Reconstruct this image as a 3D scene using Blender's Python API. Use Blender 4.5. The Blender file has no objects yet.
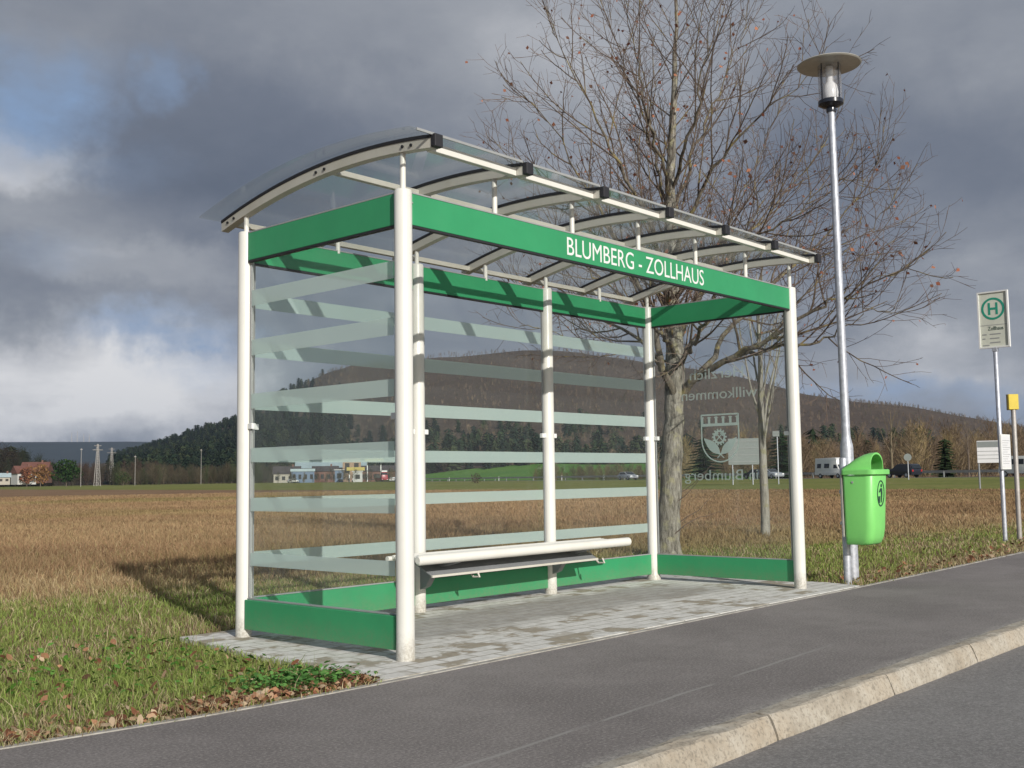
import bpy, bmesh, math, random
import numpy as np
from mathutils import Vector, Matrix
from math import sin, cos, pi, radians, sqrt, atan2, tan
random.seed(7); RNG = np.random.default_rng(7)
SC = bpy.context.scene
COL = SC.collection
CX, CY, CZ = -4.076065, -4.420876, 0.983562          # camera position
FPX, PITCH, ROLL, YAW = 1088.04, 0.08583193, -0.0142287, 0.84410873

# ------------------------------------------------------------------ materials
def mat(name):
    m = bpy.data.materials.new(name); m.use_nodes = True
    nt = m.node_tree; nt.nodes.clear()
    out = nt.nodes.new('ShaderNodeOutputMaterial')
    return m, nt, out
def N(nt, t, **kw):
    n = nt.nodes.new(t)
    for k, v in kw.items():
        if k.startswith('i_'):
            key = k[2:]
            key = int(key) if key.isdigit() else key.replace('_', ' ')
            n.inputs[key].default_value = v
        else: setattr(n, k, v)
    return n
def L(nt, a, b): nt.links.new(a, b)
def c4(c): return (c[0], c[1], c[2], 1.0)
def ramp(nt, fac, stops, interp='LINEAR'):
    r = nt.nodes.new('ShaderNodeValToRGB'); e = r.color_ramp.elements
    r.color_ramp.interpolation = interp
    while len(e) > 1: e.remove(e[-1])
    e[0].position = stops[0][0]; e[0].color = c4(stops[0][1])
    for p, c in stops[1:]:
        x = e.new(p); x.color = c4(c)
    L(nt, fac, r.inputs[0]); return r.outputs[0]
def mixc(nt, fac, a, b, mode='MIX'):
    m = nt.nodes.new('ShaderNodeMix'); m.data_type = 'RGBA'; m.blend_type = mode
    for s, v in ((0, fac), (6, a), (7, b)):
        if isinstance(v, (int, float)): m.inputs[s].default_value = v
        elif isinstance(v, tuple): m.inputs[s].default_value = c4(v)
        else: L(nt, v, m.inputs[s])
    return m.outputs[2]
def math_(nt, op, a, b=None, c=None, clamp=False):
    m = nt.nodes.new('ShaderNodeMath'); m.operation = op; m.use_clamp = clamp
    for i, v in enumerate((a, b, c)):
        if v is None: continue
        if isinstance(v, (int, float)): m.inputs[i].default_value = v
        else: L(nt, v, m.inputs[i])
    return m.outputs[0]
def mrange(nt, v, a, b, c=0, d=1, smooth=False):
    m = nt.nodes.new('ShaderNodeMapRange'); m.clamp = True
    if smooth: m.interpolation_type = 'SMOOTHSTEP'
    L(nt, v, m.inputs[0])
    for i, x in zip((1, 2, 3, 4), (a, b, c, d)): m.inputs[i].default_value = x
    return m.outputs[0]
def pos(nt): return nt.nodes.new('ShaderNodeNewGeometry').outputs['Position']
def objc(nt): return nt.nodes.new('ShaderNodeTexCoord').outputs['Object']
def noise(nt, vec, scale, detail=4, rough=.55, stretch=None):
    if stretch:
        mp = N(nt, 'ShaderNodeMapping'); mp.inputs['Scale'].default_value = stretch; L(nt, vec, mp.inputs[0]); vec = mp.outputs[0]
    n = N(nt, 'ShaderNodeTexNoise', i_Scale=scale, i_Detail=detail, i_Roughness=rough); L(nt, vec, n.inputs['Vector'])
    return n.outputs['Fac']
def bump(nt, h, strength, dist=.01):
    b = N(nt, 'ShaderNodeBump', i_Strength=strength, i_Distance=dist); L(nt, h, b.inputs['Height']); return b.outputs[0]
def bsdf(nt, out, color, rough=.5, metal=0, normal=None, spec=.5):
    b = nt.nodes.new('ShaderNodeBsdfPrincipled')
    if isinstance(color, tuple): b.inputs['Base Color'].default_value = c4(color)
    else: L(nt, color, b.inputs['Base Color'])
    if isinstance(rough, (int, float)): b.inputs['Roughness'].default_value = rough
    else: L(nt, rough, b.inputs['Roughness'])
    b.inputs['Metallic'].default_value = metal
    b.inputs['Specular IOR Level'].default_value = spec
    if normal is not None: L(nt, normal, b.inputs['Normal'])
    L(nt, b.outputs[0], out.inputs[0]); return b

def paint(name, col, rough=.4, var=.06, scale=6, dirt=None, dirtamt=.3, metal=0, spec=.5):
    m, nt, out = mat(name)
    p = objc(nt); n = noise(nt, p, scale, 5, .6)
    lo = tuple(x * (1 - var) for x in col); hi = tuple(min(1, x * (1 + var)) for x in col)
    c = ramp(nt, n, [(.3, lo), (.7, hi)])
    if dirt:
        n2 = noise(nt, p, scale * .8, 8, .7, (1, 1, .35))
        c = mixc(nt, mrange(nt, n2, .5, .72, 0, dirtamt), c, dirt)
    r = mrange(nt, noise(nt, p, scale * 3, 3), .3, .7, rough * .85, rough * 1.2)
    bsdf(nt, out, c, r, metal, bump(nt, noise(nt, p, 90, 3), .03, .002), spec)
    return m
M = {}
M['post'] = paint('post_powder_coat', (.67, .665, .62), .33, .035, 3, (.50, .47, .37), .35)
M['white'] = paint('white_powder_coat', (.69, .68, .63), .33, .03, 3, (.55, .52, .42), .28)
M['cream'] = paint('cream_metal', (.54, .52, .46), .4, .05, 4, (.4, .37, .28), .4)
M['green'] = paint('green_panel', (.034, .275, .115), .42, .07, 2.5, (.05, .25, .12), .3)
M['black'] = paint('black_rubber', (.018, .018, .022), .6)
M['greytrim'] = paint('grey_trim', (.30, .31, .31), .45)
M['traygrey'] = paint('perforated_grey', (.22, .23, .24), .5)
def splash(m, col=(.22, .19, .14), top=.16, amt=.6):
    nt = m.node_tree; b = next(n for n in nt.nodes if n.type == 'BSDF_PRINCIPLED'); src = b.inputs['Base Color'].links[0].from_socket
    p = objc(nt); s_ = N(nt, 'ShaderNodeSeparateXYZ'); L(nt, p, s_.inputs[0])
    h = math_(nt, 'ADD', s_.outputs[2], math_(nt, 'MULTIPLY', math_(nt, 'SUBTRACT', noise(nt, p, 16, 6, .7), .5), .22))
    f = math_(nt, 'MULTIPLY', mrange(nt, h, top, top*.3, 0, amt), mrange(nt, noise(nt, p, 60, 4, .7), .4, .6, .35, 1))
    L(nt, mixc(nt, f, src, col), b.inputs['Base Color'])
splash(M['post'])
M['lowgreen'] = paint('green_lower_panel', (.034, .275, .115), .42, .08, 2.5, (.06, .22, .11), .4); splash(M['lowgreen'], (.16, .19, .11), .19, .5)
M['letter'] = paint('white_lettering', (.72, .73, .71), .5, .01)
M['galv'] = paint('galvanised_steel', (.46, .48, .53), .42, .22, 22, (.33, .34, .38), .35, .35)
M['dullsteel'] = paint('weathered_steel', (.36, .34, .32), .5, .15, 12, (.2, .17, .14), .4, .2)
M['bin'] = paint('light_green_plastic', (.20, .60, .155), .36, .04, 3, (.12, .40, .11), .45)
M['bindark'] = paint('dark_green_inside', (.02, .12, .02), .6)
M['darkprint'] = paint('dark_print', (.02, .06, .04), .6)
M['signwhite'] = paint('sign_white', (.62, .64, .55), .45, .05, 4, (.4, .42, .36), .4)
M['signgreen'] = paint('sign_green', (.02, .28, .19), .5)
M['paper'] = paint('timetable_white', (.72, .73, .74), .3, .03, 5)
M['yellow'] = paint('yellow_plastic', (.62, .48, .05), .45, .08, 10)
M['fuel'] = paint('fuel_canopy_yellow', (.42, .34, .09), .6, .1, 1)
M['disc'] = paint('lamp_disc', (.52, .50, .44), .4, .1, 8, (.2, .19, .15), .3, .3)
M['lampbulb'] = paint('lamp_bulb_glass', (.85, .86, .88), .2)
M['signback'] = paint('sign_back_grey', (.22, .245, .24), .5)
M['carwhite'] = paint('car_white', (.72, .72, .70), .25)
M['carblack'] = paint('car_dark', (.02, .022, .03), .2)
M['carsilver'] = paint('car_silver', (.45, .47, .50), .25, metal=.4)
M['carred'] = paint('lorry_red', (.30, .03, .04), .35)
M['carglass'] = paint('car_window', (.02, .025, .03), .08)
M['tyre'] = paint('tyre', (.02, .02, .02), .8)
M['taillight'] = paint('tail_light', (.35, .02, .02), .2)
M['headlight'] = paint('headlight', (.8, .8, .78), .1)
M['wall_cream'] = paint('render_cream', (.36, .33, .28), .8)
M['wall_white'] = paint('render_white', (.48, .48, .46), .8)
M['wall_brown'] = paint('render_brown', (.16, .08, .06), .8)
M['wall_blue'] = paint('render_blue', (.13, .18, .26), .7)
M['wall_tan'] = paint('render_tan', (.32, .22, .15), .8)
M['roof_red'] = paint('tile_red', (.13, .055, .04), .8, .2, .6)
M['roof_grey'] = paint('roof_sheet', (.34, .42, .44), .6, .1, .4)
M['roof_dark'] = paint('roof_dark', (.06, .05, .05), .8, .2, .6)
M['window'] = paint('house_window', (.03, .035, .04), .1)

def glassmat(name, tint, dirt, dcol, fres=1.0, lo=.4, hi=1.6):
    m, nt, out = mat(name)
    tr = N(nt, 'ShaderNodeBsdfTransparent'); tr.inputs[0].default_value = c4(tint)
    gl = N(nt, 'ShaderNodeBsdfGlossy'); gl.inputs['Roughness'].default_value = .02
    lw = N(nt, 'ShaderNodeLayerWeight'); lw.inputs[0].default_value = .5; fr0 = math_(nt, 'POWER', lw.outputs['Facing'], 5.0); fr0 = math_(nt, 'MULTIPLY_ADD', fr0, .55, .02)
    df = N(nt, 'ShaderNodeBsdfDiffuse'); df.inputs[0].default_value = c4(dcol)
    tl = N(nt, 'ShaderNodeBsdfTranslucent'); tl.inputs[0].default_value = c4(dcol)
    a = N(nt, 'ShaderNodeMixShader'); L(nt, df.outputs[0], a.inputs[1]); L(nt, tl.outputs[0], a.inputs[2])
    dn = noise(nt, objc(nt), 2.2, 8, .7)
    f = mrange(nt, dn, .3, .8, dirt * lo, dirt * hi)
    b = N(nt, 'ShaderNodeMixShader'); L(nt, f, b.inputs[0]); L(nt, tr.outputs[0], b.inputs[1]); L(nt, a.outputs[0], b.inputs[2])
    c = N(nt, 'ShaderNodeMixShader'); L(nt, math_(nt, 'MULTIPLY', fr0, fres), c.inputs[0]); L(nt, b.outputs[0], c.inputs[1]); L(nt, gl.outputs[0], c.inputs[2])
    L(nt, c.outputs[0], out.inputs[0]); return m
M['glass'] = glassmat('clear_glass', (.965, .98, .975), .022, (.72, .75, .74), .75)
M['roofglass'] = glassmat('roof_glass', (.93, .945, .94), .085, (.66, .68, .66), .7)
M['frost'] = glassmat('frosted_stripe', (.94, .97, .96), .54, (.76, .87, .84), .4, .97, 1.03)
M['etch'] = glassmat('etched_print', (.85, .9, .88), .6, (.78, .88, .85), .5, .97, 1.03)
M['lampglass'] = glassmat('lamp_glass', (.95, .95, .95), .13, (.6, .6, .62), 1.0)

# asphalt pavement with gritty line along the kerb and a repaired seam
def asphalt(name, c0, c1, grit=False):
    m, nt, out = mat(name); p = pos(nt)
    big = noise(nt, p, .9, 6, .6); fine = noise(nt, p, 75, 5, .8); mid = noise(nt, p, 9, 6, .65)
    c = ramp(nt, big, [(.36, c0), (.62, c1)])
    c = mixc(nt, mrange(nt, noise(nt, p, 2.7, 7, .7, (.5, 1, 1)), .54, .66, 0, .35), c, tuple(x * .8 for x in c0))
    c = mixc(nt, mrange(nt, mid, .35, .7, 0, .35), c, tuple(x * .78 for x in c0))
    c = mixc(nt, mrange(nt, fine, .5, .62, 0, .55), c, tuple(min(1, x * 1.7) for x in c1))
    c = mixc(nt, mrange(nt, fine, .46, .36, 0, .55), c, tuple(x * .5 for x in c0))
    sp = N(nt, 'ShaderNodeTexVoronoi', i_Scale=26.0); L(nt, p, sp.inputs['Vector'])
    c = mixc(nt, mrange(nt, sp.outputs['Distance'], .075, .05, 0, .55), c, (.34, .33, .31))
    if grit:
        s = N(nt, 'ShaderNodeSeparateXYZ'); L(nt, p, s.inputs[0])
        wob = math_(nt, 'MULTIPLY', math_(nt, 'SUBTRACT', noise(nt, p, 3, 5), .5), .12)
        d = math_(nt, 'ADD', s.outputs[1], wob)
        g = mrange(nt, d, -2.015, -2.085, 0, 1)
        g = math_(nt, 'MULTIPLY', g, mrange(nt, noise(nt, p, 38, 6, .85), .46, .54, 0, .9))
        c = mixc(nt, g, c, (.37, .35, .31))
        # the seam: a thin pale line running along the path
        sl = math_(nt, 'ADD', math_(nt, 'MULTIPLY', s.outputs[0], .06), -1.66)
        dd = math_(nt, 'ABSOLUTE', math_(nt, 'SUBTRACT', math_(nt, 'ADD', s.outputs[1], math_(nt, 'MULTIPLY', wob, .35)), sl))
        g2 = mrange(nt, dd, .014, .004, 0, .8)
        g2 = math_(nt, 'MULTIPLY', g2, mrange(nt, noise(nt, p, 2.3, 4), .38, .48))
        xr = mrange(nt, s.outputs[0], 2.2, 1.4)
        c = mixc(nt, math_(nt, 'MULTIPLY', g2, xr), c, (.30, .29, .27))
    bsdf(nt, out, c, .82, 0, bump(nt, fine, .5, .006), .35); return m
M['asphalt'] = asphalt('pavement_asphalt', (.165, .148, .139), (.238, .217, .203), True)
M['road'] = asphalt('road_asphalt', (.185, .176, .168), (.225, .216, .206))
M['farroad'] = asphalt('far_road_asphalt', (.10, .10, .10), (.14, .14, .14))

def paver():
    m, nt, out = mat('concrete_pavers'); p = pos(nt)
    br = N(nt, 'ShaderNodeTexBrick', i_Scale=1.0); br.offset = .5
    br.inputs['Brick Width'].default_value = .225; br.inputs['Row Height'].default_value = .1125
    br.inputs['Mortar Size'].default_value = .009; br.inputs['Mortar Smooth'].default_value = .3
    br.inputs['Color1'].default_value = (1, 1, 1, 1); br.inputs['Color2'].default_value = (0, 0, 0, 1); br.inputs['Mortar'].default_value = (.5, .5, .5, 1)
    wob = N(nt, 'ShaderNodeTexNoise', i_Scale=8.0); L(nt, p, wob.inputs['Vector'])
    vm = N(nt, 'ShaderNodeVectorMath', operation='MULTIPLY_ADD'); vm.inputs[1].default_value = (.012, .012, 0)
    L(nt, wob.outputs['Color'], vm.inputs[0]); L(nt, p, vm.inputs[2]); L(nt, vm.outputs[0], br.inputs['Vector'])
    rnd = br.outputs['Color']
    n1 = noise(nt, p, 2.6, 6, .65); n2 = noise(nt, p, 14, 6, .7); n3 = noise(nt, p, .9, 3)
    pale = ramp(nt, n2, [(.3, (.52, .505, .465)), (.7, (.73, .715, .67))])
    brown = ramp(nt, n2, [(.3, (.27, .235, .175)), (.7, (.38, .335, .26))])
    bm = math_(nt, 'MULTIPLY', mrange(nt, rnd, .46, .52), mrange(nt, n1, .48, .53))
    c = mixc(nt, bm, pale, brown)
    s = N(nt, 'ShaderNodeSeparateXYZ'); L(nt, p, s.inputs[0])
    yy = math_(nt, 'ADD', s.outputs[1], math_(nt, 'MULTIPLY', math_(nt, 'SUBTRACT', n1, .5), .5))
    st = math_(nt, 'MULTIPLY', mrange(nt, yy, .32, .62, 0, 1, True), mrange(nt, yy, 1.36, 1.12, 0, 1, True))
    xx = math_(nt, 'ADD', s.outputs[0], math_(nt, 'MULTIPLY', math_(nt, 'SUBTRACT', n3, .5), 1.2))
    st = math_(nt, 'MULTIPLY', st, math_(nt, 'MULTIPLY', mrange(nt, xx, .1, .6), mrange(nt, xx, 4.5, 3.9)))
    worn = ramp(nt, n2, [(.3, (.25, .24, .22)), (.7, (.40, .385, .35))])
    c = mixc(nt, math_(nt, 'MULTIPLY', st, .85), c, worn)
    fe = N(nt, 'ShaderNodeTexNoise', i_Scale=70.0, i_Detail=4.0); L(nt, p, fe.inputs['Vector'])
    c = mixc(nt, mrange(nt, fe.outputs['Fac'], .52, .68, 0, .2), c, (.36, .33, .28))
    mo = math_(nt, 'MULTIPLY', br.outputs['Fac'], mrange(nt, n2, .35, .6, .15, .7))
    c = mixc(nt, mo, c, (.27, .25, .20))
    h = math_(nt, 'SUBTRACT', math_(nt, 'MULTIPLY', fe.outputs['Fac'], .3), br.outputs['Fac'])
    bsdf(nt, out, c, .85, 0, bump(nt, h, .5, .006), .3); return m
M['paver'] = paver()
def stone():
    m, nt, out = mat('kerb_stone'); p = pos(nt)
    n = noise(nt, p, 7, 7, .7); n2 = noise(nt, p, 60, 5, .7); n3 = noise(nt, p, 3, 4)
    c = ramp(nt, n, [(.28, (.27, .235, .185)), (.5, (.38, .342, .28)), (.72, (.48, .448, .385))])
    c = mixc(nt, mrange(nt, n3, .5, .68, 0, .30), c, (.40, .31, .21))
    c = mixc(nt, mrange(nt, n2, .5, .64, 0, .65), c, (.15, .135, .11))
    bsdf(nt, out, c, .85, 0, bump(nt, n2, .55, .008), .3); return m
M['stone'] = stone()
M['edging'] = paint('edging_concrete', (.36, .345, .31), .8, .3, 9, (.15, .13, .10), .8)

def attr_mat(name, rough=.75, trans=.25, mul=1.0):
    m, nt, out = mat(name)
    a = N(nt, 'ShaderNodeAttribute'); a.attribute_name = 'col'
    d = N(nt, 'ShaderNodeBsdfDiffuse'); t = N(nt, 'ShaderNodeBsdfTranslucent')
    L(nt, a.outputs['Color'], d.inputs[0]); L(nt, a.outputs['Color'], t.inputs[0])
    x = N(nt, 'ShaderNodeMixShader'); x.inputs[0].default_value = trans
    L(nt, d.outputs[0], x.inputs[1]); L(nt, t.outputs[0], x.inputs[2]); L(nt, x.outputs[0], out.inputs[0]); return m
M['blade'] = attr_mat('grass_blades', trans=.3)
M['leafc'] = attr_mat('leaf_colours', trans=.2)
M['forest'] = attr_mat('forest_colours', trans=0)

def ground_mat(name, stops, scale=.35, fine=30, third=None):
    m, nt, out = mat(name); p = pos(nt)
    a = noise(nt, p, scale, 8, .65); b = noise(nt, p, fine, 5, .75)
    c = ramp(nt, a, stops)
    c = mixc(nt, mrange(nt, b, .4, .62, 0, .5), c, tuple(x * .45 for x in stops[0][1]))
    bsdf(nt, out, c, .95, 0, bump(nt, b, .7, .03), .1); return m
M['soil'] = ground_mat('meadow_soil', [(.25, (.20, .12, .07)), (.5, (.27, .17, .10)), (.75, (.34, .235, .135))], .12, 14)
M['pasture'] = ground_mat('pasture_grass', [(.25, (.13, .16, .04)), (.5, (.21, .22, .06)), (.75, (.29, .25, .10))], .05, 1.1)
M['hill'] = ground_mat('hill_floor', [(.3, (.075, .055, .040)), (.7, (.11, .082, .058))], .01, .2)
M['hillgreen'] = ground_mat('hill_meadow', [(.3, (.07, .20, .03)), (.7, (.14, .26, .05))], .01, .3)
M['farhill'] = ground_mat('far_hill', [(.3, (.012, .022, .026)), (.7, (.02, .032, .034))], .004, .02)

def bark(name, c0, c1, c2, lichen=None, sc=14):
    m, nt, out = mat(name); p = objc(nt)
    n = noise(nt, p, sc, 8, .7, (1, 1, .25)); n2 = noise(nt, p, 7, 5, .6)
    c = ramp(nt, n, [(.32, c0), (.5, c1), (.68, c2)])
    if lichen: c = mixc(nt, mrange(nt, n2, .54, .62, 0, .7), c, lichen)
    bsdf(nt, out, c, .9, 0, bump(nt, n, 1.0, .03), .2); return m
M['bark'] = bark('tree_bark', (.05, .043, .036), (.22, .205, .17), (.41, .39, .34), (.33, .31, .19), 24)
M['limb'] = bark('limb_bark', (.06, .05, .04), (.15, .13, .10), (.26, .235, .19), (.30, .25, .10), 25)
M['branch'] = bark('branch_bark', (.06, .045, .036), (.125, .095, .075), (.21, .175, .14), (.26, .21, .09), 25)
M['twig'] = paint('twig_bark', (.125, .088, .068), .85, .3, 3)
M['birch'] = bark('pale_bark', (.15, .14, .12), (.27, .26, .225), (.36, .345, .30), (.26, .25, .14))
M['twigfar'] = paint('twig_far', (.13, .10, .075), .9, .3, .5)
M['twigfar2'] = paint('twig_far_tan', (.17, .135, .085), .9, .3, .5)

# ------------------------------------------------------------------ mesh helpers
class MB:
    def __init__(s): s.v = []; s.f = []
    def add(s, vs, fs):
        o = len(s.v); s.v += [tuple(v) for v in vs]; s.f += [tuple(i + o for i in f) for f in fs]; return s
    def box(s, x0, x1, y0, y1, z0, z1):
        return s.add([(x0,y0,z0),(x1,y0,z0),(x1,y1,z0),(x0,y1,z0),(x0,y0,z1),(x1,y0,z1),(x1,y1,z1),(x0,y1,z1)],
                     [(0,3,2,1),(4,5,6,7),(0,1,5,4),(1,2,6,5),(2,3,7,6),(3,0,4,7)])
    def tube(s, path, radii, n=8, cap=True, flat=False):
        P = [Vector(p) for p in path]
        if isinstance(radii, (int, float)): radii = [radii] * len(P)
        vs = []; u = None
        for i, p in enumerate(P):
            t = (P[min(i+1, len(P)-1)] - P[max(i-1, 0)])
            if t.length < 1e-9: t = Vector((0,0,1))
            t.normalize()
            if u is None:
                a = Vector((0,0,1)) if abs(t.z) < .9 else Vector((1,0,0)); u = t.cross(a).normalized()
            else:
                u = (u - t * u.dot(t))
                u = u.normalized() if u.length > 1e-6 else t.orthogonal().normalized()
            w = t.cross(u); r = radii[i]
            for k in range(n):
                a = 2*pi*k/n; vs.append(p + u*(cos(a)*r) + w*(sin(a)*r))
        fs = []
        for i in range(len(P)-1):
            for k in range(n):
                a = i*n+k; b = i*n+(k+1) % n; fs.append((a, b, b+n, a+n))
        if cap: fs.append(tuple(range(n))[::-1]); fs.append(tuple((len(P)-1)*n + k for k in range(n)))
        return s.add(vs, fs)
    def cyl(s, x, y, z0, z1, r, n=24, r1=None):
        return s.tube([(x,y,z0),(x,y,z1)], [r, r if r1 is None else r1], n)
    def lathe(s, prof, n=32, c=(0,0)):
        vs = []; fs = []
        for r, z in prof:
            for k in range(n): a = 2*pi*k/n; vs.append((c[0]+r*cos(a), c[1]+r*sin(a), z))
        for i in range(len(prof)-1):
            for k in range(n):
                a = i*n+k; b = i*n+(k+1) % n; fs.append((a,b,b+n,a+n))
        fs.append(tuple(range(n))[::-1]); fs.append(tuple((len(prof)-1)*n+k for k in range(n)))
        return s.add(vs, fs)
    def prism(s, poly, fn, a, b):
        """poly: (u,v) list; fn(u,v,w)->xyz; between w=a and w=b"""
        n = len(poly)
        vs = [fn(u, v, a) for u, v in poly] + [fn(u, v, b) for u, v in poly]
        fs = [tuple(range(n))[::-1], tuple(range(n, 2*n))] + [(i, (i+1) % n, n+(i+1) % n, n+i) for i in range(n)]
        return s.add(vs, fs)
    def ring(s, fn, cu, cv, ru, rv, iu, iv, a, b, n=40):
        for k in range(n):
            t0, t1 = 2*pi*k/n, 2*pi*(k+1)/n
            s.prism([(cu+iu*cos(t0), cv+iv*sin(t0)), (cu+ru*cos(t0), cv+rv*sin(t0)), (cu+ru*cos(t1), cv+rv*sin(t1)), (cu+iu*cos(t1), cv+iv*sin(t1))], fn, a, b)
        return s
    def build(s, name, m, parent=None, smooth=False, bevel=0, fix=True):
        me = bpy.data.meshes.new(name); me.from_pydata(s.v, [], s.f)
        if fix or bevel:
            bm = bmesh.new(); bm.from_mesh(me)
            if fix: bmesh.ops.recalc_face_normals(bm, faces=bm.faces)
            if bevel: bmesh.ops.bevel(bm, geom=[e for e in bm.edges if e.calc_face_angle(0) > .6], offset=bevel, segments=2, affect='EDGES', profile=.5)
            bm.to_mesh(me); bm.free()
        if smooth:
            me.polygons.foreach_set('use_smooth', [True]*len(me.polygons))
            me.set_sharp_from_angle(angle=radians(40))
        me.materials.append(M[m] if isinstance(m, str) else m)
        o = bpy.data.objects.new(name, me); COL.objects.link(o)
        if parent: o.parent = parent
        return o
def tag(o, label=None, cat=None, group=None, kind=None):
    if label: o['label'] = label
    if cat: o['category'] = cat
    if group: o['group'] = group
    if kind: o['kind'] = kind
    return o
def thing(name, loc, label, cat, rz=0, group=None):
    o = bpy.data.objects.new(name, None); COL.objects.link(o); o.location = loc; o.rotation_euler = (0, 0, rz)
    o.empty_display_size = .2
    return tag(o, label, cat, group)
def copy_tree(o, parent=None):
    c = o.copy(); COL.objects.link(c)
    if parent: c.parent = parent
    for ch in list(o.children): copy_tree(ch, c)
    return c
def structure(mb, name, m, **k):
    return tag(mb.build(name, m, **k), name.replace('_', ' '), kind='structure')
def arr_mesh(name, V, F, m, col=None, parent=None, smooth=False):
    """V (n,3); F (m,3) or list of (m,k) arrays"""
    me = bpy.data.meshes.new(name)
    Fs = F if isinstance(F, list) else [F]
    me.vertices.add(len(V)); me.vertices.foreach_set('co', np.asarray(V, np.float32).ravel())
    loops = np.concatenate([f.ravel() for f in Fs]); tot = np.concatenate([np.full(len(f), f.shape[1]) for f in Fs])
    me.loops.add(len(loops)); me.loops.foreach_set('vertex_index', loops.astype(np.int32))
    me.polygons.add(len(tot)); st = np.concatenate([[0], np.cumsum(tot)[:-1]])
    me.polygons.foreach_set('loop_start', st.astype(np.int32))
    me.update(calc_edges=True)
    if col is not None:
        at = me.attributes.new('col', 'FLOAT_COLOR', 'POINT')
        c = np.ones((len(V), 4), np.float32); c[:, :3] = col; at.data.foreach_set('color', c.ravel())
    if smooth: me.polygons.foreach_set('use_smooth', [True]*len(me.polygons))
    me.materials.append(M[m]); o = bpy.data.objects.new(name, me); COL.objects.link(o)
    if parent: o.parent = parent
    return o
def text_mb(body, fn, u0, u1, v0, v1, depth, a):
    """text mesh fitted to u0..u1 and v0..v1 (cap height); fn maps (u,v,w)"""
    cu = bpy.data.curves.new('t', 'FONT'); cu.body = body; cu.resolution_u = 4
    ob = bpy.data.objects.new('t', cu); COL.objects.link(ob)
    bpy.context.view_layer.update()
    me = bpy.data.meshes.new_from_object(ob.evaluated_get(bpy.context.evaluated_depsgraph_get()))
    vs = [(v.co.x, v.co.y) for v in me.vertices]
    x0 = min(v[0] for v in vs); x1 = max(v[0] for v in vs)
    cap = .73 if True else 1
    fs = [tuple(p.vertices) for p in me.polygons]
    ed = {}
    for f in fs:
        for i in range(len(f)):
            e = (f[i], f[(i+1) % len(f)]); k = tuple(sorted(e)); ed[k] = None if k in ed else e
    COL.objects.unlink(ob); bpy.data.objects.remove(ob)
    U = lambda x: u0 + (x-x0)/(x1-x0)*(u1-u0); Vv = lambda y: v0 + y/cap*(v1-v0)
    n = len(vs); mb = MB()
    allv = [fn(U(x), Vv(y), a) for x, y in vs] + [fn(U(x), Vv(y), a+depth) for x, y in vs]
    ff = [tuple(i+n for i in f) for f in fs] + [(e[0], e[1], e[1]+n, e[0]+n) for e in ed.values() if e]
    mb.add(allv, ff); return mb
def polar(az, d, z=0.0):
    a = radians(az); return Vector((CX + d*sin(a), CY + d*cos(a), z))

# ------------------------------------------------------------------ ground, pavement, kerb, road
g = MB()
xs = [-7000, -400, -60, -12, 0, 12, 30, 60, 150, 500, 7000]; ys = [-7000, -300, -.46, -.44, 6, 30, 100, 400, 1500, 9000]
vs = [(x, y, -.26 if y < -.45 else -.02) for y in ys for x in xs]
nx = len(xs)
g.add(vs, [(j*nx+i, j*nx+i+1, (j+1)*nx+i+1, (j+1)*nx+i) for j in range(len(ys)-1) for i in range(nx-1)])
structure(g, 'ground', 'soil', fix=False)

inner = [(-9, 1.9), (-5, .62), (-3.2, .05), (-2.25, -.215), (-1.5, -.325), (-1.0, -.365), (-.5, -.38), (1, -.378), (5.05, -.34), (7, -.30), (10, -.21), (14, .0), (20, .5), (30, 1.6), (60, 7)]
def strip(pts, lo, z0, z1):
    mb = MB()
    for i in range(len(pts)-1):
        (xa, ya), (xb, yb) = pts[i], pts[i+1]
        la, lb = lo(xa), lo(xb)
        mb.add([(xa, la, z1), (xb, lb, z1), (xb, yb, z1), (xa, ya, z1), (xa, ya, z0), (xb, yb, z0)], [(0,1,2,3), (3,2,5,4)])
    return mb
structure(strip(inner, lambda x: -2.105, -.06, 0), 'pavement', 'asphalt', fix=False)
# concrete edging strip along the grass
e = MB()
for i in range(len(inner)-1):
    (xa, ya), (xb, yb) = inner[i], inner[i+1]
    w = .035
    e.add([(xa,ya-.004,.005),(xb,yb-.004,.005),(xb,yb+w,.005),(xa,ya+w,.005),(xa,ya-.004,-.05),(xb,yb-.004,-.05),(xb,yb+w,-.05),(xa,ya+w,-.05)], [(0,1,2,3),(0,4,5,1),(3,2,6,7)])
structure(e, 'path_edging', 'edging')
p = MB(); pad = [(-.50, -.35), (5.05, -.31), (5.16, .02), (5.10, 1.82), (-.26, 1.82), (-.36, 1.0)]
p.prism(pad, lambda u, v, w: (u, v, w), -.06, .009)
structure(p, 'paved_pad', 'paver', bevel=.004)
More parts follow.
